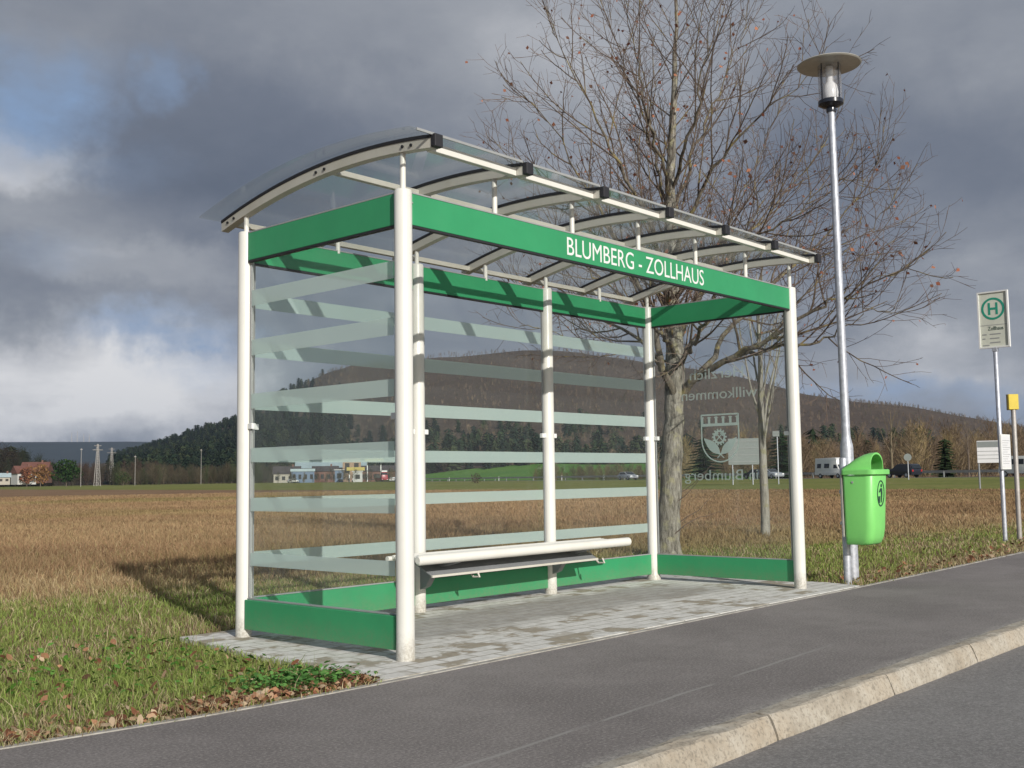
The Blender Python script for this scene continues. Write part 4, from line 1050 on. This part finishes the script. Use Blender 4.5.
for az_, lb in ((43.6, 'white delineator post nearest the village'), (45.0, 'white delineator post left of the round brown bush'), (47.6, 'white delineator post between round bush and middle shelter post'), (50.9, 'white delineator post before the bare bush tree'), (54.0-.9, 'white delineator post left of the small dark car'), (62.8, 'white delineator post just left of the camper van')):
    d_ = float(np.interp(az_, RPa[:, 0], RPa[:, 1])) - 4.6; p_ = polar(az_, d_, .2)
    if dl is None:
        dl = thing('delineator_post', p_, lb, 'road marker', group='white marker posts along the far road')
        MB().prism([(-.06,-.05),(.06,-.05),(.03,.07),(-.03,.07)], lambda u, v, w: (u, v, w), 0, 1.05).build('post', 'letter', dl)
        MB().prism([(-.063,-.053),(.063,-.053),(.033,.073),(-.033,.073)], lambda u, v, w: (u, v, w), .72, .90).build('black_band', 'black', dl)
    else:
        o = copy_tree(dl); o.location = p_; o['label'] = lb
def face_cam(p_): return atan2(p_.x-CX, p_.y-CY)
def rear_sign(name, label, az, d, w, h, z0, mplate, posts_, rz=None, lines=False, disc=False):
    p_ = polar(az, d, .1); t = thing(name, p_, label, 'road sign', -face_cam(p_) if rz is None else rz)
    for x in posts_: MB().cyl(x, .05, -.3, z0+h-.05, .05, 10).build('post', 'galv' if not lines else 'traygrey', t)
    if disc: mb = MB(); mb.tube([(0,-.03,z0+h/2),(0,.0,z0+h/2)], w/2, 24); pl = mb.build('sign_plate', mplate, t)
    else:
        pl = MB().box(-w/2, w/2, -.03, .0, z0, z0+h).build('sign_plate', mplate, t, bevel=.008)
        if mplate == 'signback':
            mb = MB()
            for k_ in range(4): mb.box(-w/2+.03, w/2-.03, -.06, -.031, z0+h*(.1+.26*k_), z0+h*(.1+.26*k_)+.05)
            mb.build('stiffener', 'greytrim', pl)
    if lines:
        mb = MB(); mb.box(-w/2+.02, w/2-.02, -.034, -.031, z0+h*.70, z0+h*.97); mb.build('header_panel', 'signback', pl)
        mb = MB()
        for k_ in range(3): mb.box(-w/2+.02, w/2-.02, -.034, -.031, z0+h*(.17*(k_+1)), z0+h*(.17*(k_+1))+.03)
        mb.build('row_lines', 'greytrim', pl)
rear_sign('direction_sign', 'grey back of a large road sign seen through the etched emblem pane', 60.3, 100, 2.7, 2.35, 1.75, 'signback', (-1.0, .75))
rear_sign('info_board', 'small white lined board on thin posts left of the bus stop pole', 71.9, 62, 1.05, 1.15, 1.30, 'paper', (-.47,), lines=True)
rear_sign('round_sign', 'round grey road sign back in front of the dark car', 68.25, 118, .75, .75, 2.0, 'signback', (0,), disc=True)
rear_sign('small_road_sign', 'small grey sign beside the right front shelter post', 61.95, 100, .6, .5, 4.2, 'signback', (.1,))

def vehicle(name, label, az, d, prof, wid, mbody, heading, wheels, windows, sidewin, cat='car', extra=None):
    """prof: side outline (x along length, z); heading = world angle of travel direction"""
    p_ = polar(az, d, .28); t = thing(name, p_, label, cat, heading)
    body = MB(); body.prism(prof, lambda u, v, w: (u, w*(1-.10*max(0, v-.9)), v), -wid/2, wid/2); bo = body.build('body', mbody, t, bevel=.05)
    bo.data.polygons.foreach_set('use_smooth', [True]*len(bo.data.polygons)); bo.data.set_sharp_from_angle(angle=radians(35))
    for q in windows:
        zc = sum(v for u, v in q)/len(q)
        for s in (1, -1):
            mb = MB(); mb.prism(q, lambda u, v, w: (u, s*(wid/2*(1-.10*max(0, v-.9))+w), v), -.01, .012); mb.build('side_window', 'carglass', t)
    for (a0, b0, a1, b1) in sidewin:     # wind/rear screens as sloping quads
        dx, dz = a1-a0, b1-b0; l_ = sqrt(dx*dx+dz*dz); nx_, nz_ = -dz/l_, dx/l_
        if (nx_ > 0) != (a0 > 0): nx_, nz_ = -nx_, -nz_
        hw = wid/2*.86
        mb = MB(); mb.add([(a0+nx_*.02,-hw,b0+nz_*.02),(a0+nx_*.02,hw,b0+nz_*.02),(a1+nx_*.02,hw*.92,b1+nz_*.02),(a1+nx_*.02,-hw*.92,b1+nz_*.02),(a0-nx_*.04,-hw,b0-nz_*.04),(a0-nx_*.04,hw,b0-nz_*.04),(a1-nx_*.04,hw*.92,b1-nz_*.04),(a1-nx_*.04,-hw*.92,b1-nz_*.04)],
            [(0,1,2,3),(7,6,5,4),(0,4,5,1),(1,5,6,2),(2,6,7,3),(3,7,4,0)]); mb.build('windscreen', 'carglass', t)
    for x in wheels:
        for s in (1, -1):
            wh = MB(); wh.tube([(x, s*(wid/2-.18), .33), (x, s*(wid/2+.01), .33)], .33, 20); wo = wh.build('wheel', 'tyre', t)
            rm = MB(); rm.tube([(x, s*(wid/2+.0105), .33), (x, s*(wid/2+.025), .33)], .2, 16); rm.build('rim', 'carsilver', wo)
    xf = max(u for u, v in prof); xr = min(u for u, v in prof)
    for s in (1, -1):
        MB().box(xf-.12, xf+.015, s*wid*.36-.17, s*wid*.36+.17, .62, .78).build('headlight', 'headlight', t)
        MB().box(xr-.015, xr+.1, s*wid*.40-.12, s*wid*.40+.12, .75, .98).build('tail_light', 'taillight', t)
    if extra: extra(t)
    return t
carp = [(-2.2,.3),(-2.25,.75),(-2.1,.95),(-1.75,1.02),(-1.2,1.42),(.2,1.45),(1.05,.98),(2.0,.82),(2.2,.6),(2.15,.3)]
carw = [[(-1.55,1.0),(-1.12,1.34),(-.35,1.37),(-.35,1.0)], [(-.28,1.0),(-.28,1.37),(.15,1.36),(.85,1.0)]]
suv = [(-2.25,.35),(-2.35,.9),(-2.2,1.15),(-2.0,1.62),(-1.7,1.72),(.1,1.72),(.9,1.15),(2.0,1.0),(2.25,.75),(2.2,.35)]
suvw = [[(-1.95,1.15),(-1.75,1.58),(-.9,1.6),(-.9,1.15)], [(-.82,1.15),(-.82,1.6),(-.05,1.6),(.62,1.15)]]
vanp = [(-2.6,.35),(-2.65,2.1),(-2.55,2.3),(1.0,2.35),(1.5,2.1),(2.1,1.35),(2.6,1.1),(2.65,.4)]
vanw = [[(.5,1.4),(.5,2.0),(1.2,2.0),(1.8,1.4)], [(-.6,1.4),(-.6,2.0),(.3,2.0),(.3,1.4)]]
cmp_ = [(-2.9,.45),(-2.9,2.75),(1.2,2.8),(1.6,2.6),(1.6,2.0),(2.1,1.25),(2.75,1.05),(2.8,.4)]
cmpw = [[(1.0,1.35),(1.0,1.85),(1.45,1.85),(1.85,1.35)], [(-.9,1.4),(-.9,2.0),(.1,2.0),(.1,1.4)], [(-2.4,1.4),(-2.4,2.0),(-1.6,2.0),(-1.6,1.4)]]
trk = [(-5.5,.9),(-5.5,1.3),(2.2,1.3),(2.2,3.2),(3.6,3.2),(4.0,2.2),(4.1,.5),(-5,.5)]
def hd(px_az, toward=1):
    i = min(range(len(RP)), key=lambda q: abs(math.degrees(atan2(RP[q].x-CX, RP[q].y-CY))-px_az)); t = RP[min(i+1, len(RP)-1)]-RP[max(i-1, 0)]
    return atan2(t.y, t.x) + (0 if toward > 0 else pi)
rd = lambda az_: float(np.interp(az_, RPa[:, 0], RPa[:, 1]))
vehicle('camper_van', 'beige boxy camper van on the far road left of the litter bin', 64.75, rd(64.7)-1.0, cmp_, 2.1, 'carwhite', hd(64.7, 1), (-1.7, 1.9), cmpw, [(2.1,1.3,1.6,1.95)], 'camper van')
vehicle('parked_car', 'dark estate car on the far road right of the litter bin', 68.0, rd(68.0)-1.0, suv, 1.85, 'carblack', hd(68, -1), (-1.4, 1.4), suvw, [(-2.3,1.15,-2.05,1.58),(.9,1.2,.2,1.65)], 'car')
vehicle('parked_car', 'silver car on the far road left of the right front shelter post', 61.6, rd(61.6)-1.0, carp, 1.75, 'carsilver', hd(61.6, 1), (-1.35, 1.35), carw, [(1.0,1.02,.3,1.4),(-1.75,1.05,-1.25,1.38)], 'car')
vehicle('parked_car', 'dark blue car on the far road just left of the silver car', 60.9, rd(60.9)+1.2, carp, 1.75, 'carblack', hd(60.9, -1), (-1.35, 1.35), carw, [(1.0,1.02,.3,1.4)], 'car')
vehicle('parked_car', 'small silver car seen through the third rear pane', 54.35, rd(54.3)-1.0, carp, 1.75, 'carsilver', hd(54.3, 1), (-1.35, 1.35), carw, [(1.0,1.02,.3,1.4),(-1.75,1.05,-1.25,1.38)], 'car')
vehicle('white_van', 'white van at the right edge behind the yellow sign post', 73.45, rd(73.4)-1.0, vanp, 2.0, 'carwhite', hd(73.4, -1), (-1.7, 1.8), vanw, [(2.05,1.42,1.5,2.05)], 'van')
def cabin(t):
    MB().box(-5.4, 2.1, -1.15, 1.15, 1.31, 2.1).build('load', 'carwhite', t)
    MB().box(2.25, 3.5, -1.0, 1.0, 3.21, 3.7).build('wind_deflector', 'carwhite', t, bevel=.05)
vehicle('lorry', 'red lorry with a white roof by the petrol station', 41.5, 372, trk, 2.3, 'carred', hd(41.4, 1), (-4.2, -3.0, 3.0), [[(2.6,2.2),(2.6,2.9),(3.4,2.9),(3.6,2.2)]], [(4.0,2.25,3.7,2.95)], 'lorry', cabin)
vehicle('parked_car', 'white car at the petrol station left of the lorry', 40.2, 375, carp, 1.75, 'carwhite', .4, (-1.35, 1.35), carw, [(1.0,1.02,.3,1.4)], 'car')
vehicle('parked_car', 'white car right of the red lorry', 42.1, 368, carp, 1.75, 'carwhite', .6, (-1.35, 1.35), carw, [(1.0,1.02,.3,1.4)], 'car')
vehicle('parked_car', 'white car at the left end of the village buildings', 36.95, 390, carp, 1.75, 'carwhite', .2, (-1.35, 1.35), carw, [(1.0,1.02,.3,1.4)], 'car')

# ------------------------------------------------------------------ houses
def house(name, label, az, d, w, dp, h, rh, mw, mr, flat=False, nwin=4, turn=0, z=0):
    p_ = polar(az, d, z); t = thing(name, p_, label, 'building', -face_cam(p_)+turn)
    wl = MB().box(-w/2, w/2, -dp/2, dp/2, -.5, h).build('wall', mw, t)
    if flat: MB().box(-w/2-.3, w/2+.3, -dp/2-.3, dp/2+.3, h+.01, h+.01+rh).build('roof', mr, t)
    else:
        mb = MB(); mb.prism([(-dp/2-.4, h+.01), (dp/2+.4, h+.01), (0, h+rh)], lambda u, v, q: (q, u, v), -w/2-.4, w/2+.4); ro = mb.build('roof', mr, t)
        MB().box(w*.2, w*.2+.6, -.3, .3, h+rh*.5, h+rh+.7).build('chimney', 'wall_brown', ro)
    for k_ in range(nwin):
        x = -w/2 + w*(k_+.5)/nwin
        MB().box(x-w/nwin*.25, x+w/nwin*.25, -dp/2-.04, -dp/2-.005, h*.35, h*.75).build('window', 'window', t)
    return t
house('village_house', 'white house with a red roof at the far left beside the autumn trees', 24.2, 455, 7, 6, 3.6, 3.0, 'wall_white', 'roof_red', turn=.4, z=1.5)
house('village_house', 'low house with a red roof right of the white one at the far left', 24.75, 470, 10, 7, 4.2, 3.6, 'wall_brown', 'roof_red', turn=-.3, z=2)
house('greenhouse_shed', 'small pale shed at the far left edge of the photo', 23.35, 440, 4, 4, 2.2, 1.6, 'wall_cream', 'roof_grey', nwin=2, z=1.5)
house('petrol_station', 'blue and white petrol station building behind the left glass', 37.45, 395, 8, 7, 4.2, .9, 'wall_blue', 'roof_grey', True)
house('brown_building', 'dark red brown building behind the left glass', 38.6, 405, 9, 8, 4.2, 2.0, 'wall_brown', 'roof_dark')
house('long_hall', 'long hall with a pale sheet metal roof behind the brown building', 38.9, 450, 28, 14, 5.8, 3.0, 'wall_tan', 'roof_grey', nwin=7)
house('tan_block', 'tall tan block standing right of the long hall', 39.95, 430, 7, 7, 10.0, .4, 'wall_tan', 'wall_brown', True, nwin=2)
house('white_hall', 'low white hall at the left end of the village behind the left glass', 36.65, 430, 10, 8, 3.6, 3.0, 'wall_cream', 'roof_dark')
house('dark_hall', 'dark low hall left behind the red lorry', 41.5, 440, 26, 10, 4.2, 2.4, 'wall_brown', 'roof_dark', nwin=6)
house('white_kiosk', 'small white kiosk by the petrol station pumps', 40.25, 365, 3.0, 3, 3.6, .3, 'wall_white', 'wall_white', True, 1)
house('pale_blue_kiosk', 'narrow pale blue box building left of the yellow canopy', 39.3, 385, 3.0, 3, 4.4, .3, 'wall_blue', 'wall_white', True, 1)
def canopy(label, az, d, w, z1):
    p_ = polar(az, d); t = thing('fuel_canopy', p_, label, 'canopy', -face_cam(p_))
    MB().box(-w/2, w/2, -3, 3, z1-1.1, z1).build('roof', 'fuel', t)
    for x in (-w*.35, w*.35): MB().box(x-.15, x+.15, -.15, .15, 0, z1-1.11).build('column', 'letter', t)
canopy('yellow fuel canopy in the middle of the village', 39.95+.2, 372, 6, 5.2); canopy('smaller yellow canopy set farther back right of the kiosk', 41.35-.25, 400, 7, 8.6)
# pylons and poles
def pylon(label, az, d, h):
    p_ = polar(az, d); t = thing('pylon', p_, label, 'pylon', -face_cam(p_)+.5, 'lattice pylons at the far left')
    for sx in (-1, 1):
        for sy in (-1, 1): MB().tube([(sx*h*.055, sy*h*.055, 0), (sx*h*.012, sy*h*.012, h)], [.13, .09], 4).build('leg', 'dullsteel', t)
    mb = MB()
    for k_ in range(9):
        z0, z1 = h*k_/9, h*(k_+1)/9; a, b = h*(.055-.043*k_/9), h*(.055-.043*(k_+1)/9)
        for s in (-1, 1):
            mb.tube([(-a, s*a, z0), (b, s*b, z1)], .045, 3); mb.tube([(a, s*a, z0), (-b, s*b, z1)], .045, 3)
    mb.build('lattice', 'dullsteel', t)
    mb = MB(); mb.tube([(-h*.13, 0, h*.86), (h*.13, 0, h*.86)], .14, 4); mb.tube([(-h*.09, 0, h*.96), (h*.09, 0, h*.96)], .12, 4); mb.build('cross_arm', 'dullsteel', t)
pylon('nearer lattice pylon at the far left behind the green tree', 27.5, 430, 15.5); pylon('smaller lattice pylon just right of the nearer one', 28.15, 620, 20)
def pole(label, az, d, h):
    p_ = polar(az, d); t = thing('utility_pole', p_, label, 'pole', -face_cam(p_), 'wooden poles on the far field edge')
    MB().cyl(0, 0, -.3, h, .10, 8, .07).build('shaft', 'dullsteel', t); MB().box(-.35, .35, -.06, .06, h-.5, h-.35).build('cross_arm', 'dullsteel', t)
pole('thin pole left of the nearer lattice pylon', 26.75, 380, 12.5); pole('thin pale pole right of both lattice pylons', 29.25, 400, 10.5); pole('thin pole before the dark hill left of the shelter', 32.4, 430, 13.5)
for az_, h_, lb in ((26.3, 45, 'leftmost tiny mast on the distant plateau'), (26.55, 52, 'second tiny mast on the distant plateau, tallest of the group'), (26.85, 40, 'third tiny mast on the distant plateau'), (27.1, 36, 'rightmost tiny mast on the distant plateau')):
    p_ = polar(az_, 4150); z_ = .0358*4200
    t = thing('distant_mast', (p_.x, p_.y, z_), lb, 'mast', group='masts on the distant plateau')
    MB().tube([(0,0,-8),(0,0,h_*.7)], [1.2, .6], 6).build('shaft', 'dullsteel', t)

# ------------------------------------------------------------------ sky, sun, haze, camera
w = bpy.data.worlds.new('World'); SC.world = w; w.use_nodes = True; nt = w.node_tree; nt.nodes.clear()
out = nt.nodes.new('ShaderNodeOutputWorld'); bg = nt.nodes.new('ShaderNodeBackground'); L(nt, bg.outputs[0], out.inputs[0])
SUN = Vector((-.38, -1.0, .47)).normalized()       # towards the sun
sky = N(nt, 'ShaderNodeTexSky', sky_type='NISHITA'); sky.sun_disc = False
sky.sun_elevation = math.asin(SUN.z); sky.sun_rotation = atan2(SUN.x, SUN.y)
tc = nt.nodes.new('ShaderNodeTexCoord'); dirv = tc.outputs['Generated']
sp = N(nt, 'ShaderNodeSeparateXYZ'); L(nt, dirv, sp.inputs[0])
zz = math_(nt, 'ADD', math_(nt, 'MAXIMUM', sp.outputs[2], 0.0), .22)
cb = N(nt, 'ShaderNodeCombineXYZ'); L(nt, math_(nt, 'DIVIDE', sp.outputs[0], zz), cb.inputs[0]); L(nt, math_(nt, 'DIVIDE', sp.outputs[1], zz), cb.inputs[1])
n1 = noise(nt, cb.outputs[0], 1.05, 9, .56); n2 = noise(nt, cb.outputs[0], 3.1, 8, .6); 
n3 = N(nt, 'ShaderNodeTexNoise', i_Scale=.8, i_Detail=2.0); L(nt, dirv, n3.inputs['Vector'])
# jittered direction for ragged cloud edges
nj = N(nt, 'ShaderNodeTexNoise', i_Scale=7.0, i_Detail=9.0, i_Roughness=.62); L(nt, dirv, nj.inputs['Vector'])
vj = N(nt, 'ShaderNodeVectorMath', operation='MULTIPLY_ADD'); vj.inputs[1].default_value = (.22, .22, .13)
sub = N(nt, 'ShaderNodeVectorMath', operation='SUBTRACT'); sub.inputs[1].default_value = (.5, .5, .5); L(nt, nj.outputs['Color'], sub.inputs[0])
L(nt, sub.outputs[0], vj.inputs[0]); L(nt, dirv, vj.inputs[2])
def pdir(px, py):
    f_ = Vector((sin(YAW)*cos(PITCH), cos(YAW)*cos(PITCH), sin(PITCH))); r_ = Vector((cos(YAW), -sin(YAW), 0)); u_ = r_.cross(f_)
    r2 = r_*cos(ROLL)+u_*sin(ROLL); u2 = -r_*sin(ROLL)+u_*cos(ROLL)
    return (f_ + r2*((px-512)/FPX) - u2*((py-384)/FPX)).normalized()
def blob(az, el, raz, rel, amp, soft=1.0):
    """elliptical cloud region centred on a compass direction (degrees)"""
    a = radians(az); e = radians(el); c = Vector((sin(a)*cos(e), cos(a)*cos(e), sin(e))); r_ = Vector((cos(a), -sin(a), 0)); u_ = r_.cross(c)
    def dot(v, k):
        d = N(nt, 'ShaderNodeVectorMath', operation='DOT_PRODUCT'); L(nt, vj.outputs[0], d.inputs[0]); d.inputs[1].default_value = tuple(v); return math_(nt, 'MULTIPLY', d.outputs['Value'], 1/sin(radians(k)))
    x = dot(r_, raz); y = dot(u_, rel)
    q = math_(nt, 'SQRT', math_(nt, 'ADD', math_(nt, 'MULTIPLY', x, x), math_(nt, 'MULTIPLY', y, y)))
    front = N(nt, 'ShaderNodeVectorMath', operation='DOT_PRODUCT'); L(nt, dirv, front.inputs[0]); front.inputs[1].default_value = tuple(c)
    return math_(nt, 'MULTIPLY', math_(nt, 'MULTIPLY', mrange(nt, q, 1.0+.5*soft, 1.0-.6*soft, 0, 1, True), mrange(nt, front.outputs['Value'], 0, .3)), amp)
def azel(px, py): d = pdir(px, py); return math.degrees(atan2(d.x, d.y)), math.degrees(math.asin(d.z))
lvl = math_(nt, 'ADD', math_(nt, 'MULTIPLY', math_(nt, 'SUBTRACT', n1, .5), .72), math_(nt, 'MULTIPLY', math_(nt, 'SUBTRACT', n2, .5), .36))
lvl = math_(nt, 'ADD', lvl, .41)
LIGHT = [(60,370,11,2.4,.42), (190,355,6,2.6,.20), (20,150,3.6,1.5,.40), (150,268,5.5,1.3,.24), (100,215,5,1.6,.12), (430,10,16,4.5,.14), (560,90,7,5,.10), (700,30,6,5,.08), (950,30,8,5,.08),
         (60,300,9,2.5,-.12), (230,160,8,5,-.20), (330,230,6,4,-.08), (880,190,7,5,-.16), (960,330,6,2.5,.10), (900,375,8,1.6,.18), (470,260,8,4,-.02), (120,420,8,1.2,.28), (1000,250,4,2,.10), (830,120,5,4,-.08)]
for px, py, ra, re, am in LIGHT:
    a, e = azel(px, py); lvl = math_(nt, 'ADD', lvl, blob(a, e, ra, re, am))
cl = ramp(nt, lvl, [(0, (.105, .130, .180)), (.22, (.160, .185, .238)), (.42, (.235, .258, .305)), (.60, (.34, .36, .40)), (.80, (.56, .57, .60)), (1.0, (.80, .80, .81))])
gap = None
for px, py, ra, re, am in [(40,95,3.4,2.6,1.0), (170,85,1.6,1.2,.55), (110,165,3.5,.9,.35), (185,332,4.2,1.0,.9), (215,350,2.5,1.4,.5), (60,255,2.5,.9,.3), (870,398,5,.9,.7), (1000,395,5,.8,.5)]:
    a, e = azel(px, py); b_ = blob(a, e, ra, re, am, 1.3); gap = b_ if gap is None else math_(nt, 'MAXIMUM', gap, b_)
gap = math_(nt, 'MULTIPLY', gap, mrange(nt, n2, .36, .62, .3, 1.0))
col = mixc(nt, gap, cl, (.23, .34, .53))
# behind the photographer the sky is clear: the cloud bank ends there
bk = N(nt, 'ShaderNodeVectorMath', operation='DOT_PRODUCT'); L(nt, vj.outputs[0], bk.inputs[0]); bk.inputs[1].default_value = (-.62, -.78, .12)
clear = mrange(nt, bk.outputs['Value'], -.05, .35, 0, 1, True)
skc = N(nt, 'ShaderNodeVectorMath', operation='SCALE'); L(nt, sky.outputs[0], skc.inputs[0]); skc.inputs['Scale'].default_value = .08
fin = mixc(nt, clear, col, skc.outputs[0]); L(nt, fin, bg.inputs[0]); bg.inputs[1].default_value = 1.0

sl = bpy.data.lights.new('sun', 'SUN'); sl.energy = 4.6; sl.angle = radians(.5); sl.color = (1.0, .955, .885)
so = bpy.data.objects.new('sun', sl); COL.objects.link(so); so.rotation_euler = SUN.to_track_quat('Z', 'Y').to_euler(); so.location = (-20, -50, 30)

HAZE = True
if HAZE:
    hz = MB().box(-800, 6000, -1500, 6500, -1.3, 330).build('haze', 'soil'); tag(hz, 'thin air haze over the valley', kind='stuff')
    m, nt, out = mat('haze_air'); v = nt.nodes.new('ShaderNodeVolumePrincipled'); v.inputs['Color'].default_value = (.62, .74, .95, 1); v.inputs['Density'].default_value = .00008; v.inputs['Anisotropy'].default_value = .1
    L(nt, v.outputs[0], out.inputs['Volume']); hz.data.materials.clear(); hz.data.materials.append(m); m.cycles.homogeneous_volume = True if hasattr(m.cycles, 'homogeneous_volume') else False

cd = bpy.data.cameras.new('camera'); cd.sensor_width = 36; cd.lens = 36*FPX/1024; cd.clip_start = .1; cd.clip_end = 20000
co = bpy.data.objects.new('camera', cd); COL.objects.link(co); SC.camera = co
f_ = Vector((sin(YAW)*cos(PITCH), cos(YAW)*cos(PITCH), sin(PITCH))); r_ = Vector((cos(YAW), -sin(YAW), 0)); u_ = r_.cross(f_)
r2 = r_*cos(ROLL)+u_*sin(ROLL); u2 = -r_*sin(ROLL)+u_*cos(ROLL)
mw = Matrix(((r2.x, u2.x, -f_.x, CX), (r2.y, u2.y, -f_.y, CY), (r2.z, u2.z, -f_.z, CZ), (0,0,0,1))); co.matrix_world = mw
SC.view_settings.view_transform = 'Standard'; SC.view_settings.look = 'None'; SC.view_settings.exposure = 0; SC.view_settings.gamma = 1
SC.view_settings.use_curve_mapping = False
SC.cycles.transparent_max_bounces = 24; SC.cycles.max_bounces = 5; SC.cycles.diffuse_bounces = 2; SC.cycles.glossy_bounces = 3; SC.cycles.volume_bounces = 0
w.cycles.sampling_method = 'NONE'
SC.render.resolution_x = 1024; SC.render.resolution_y = 768
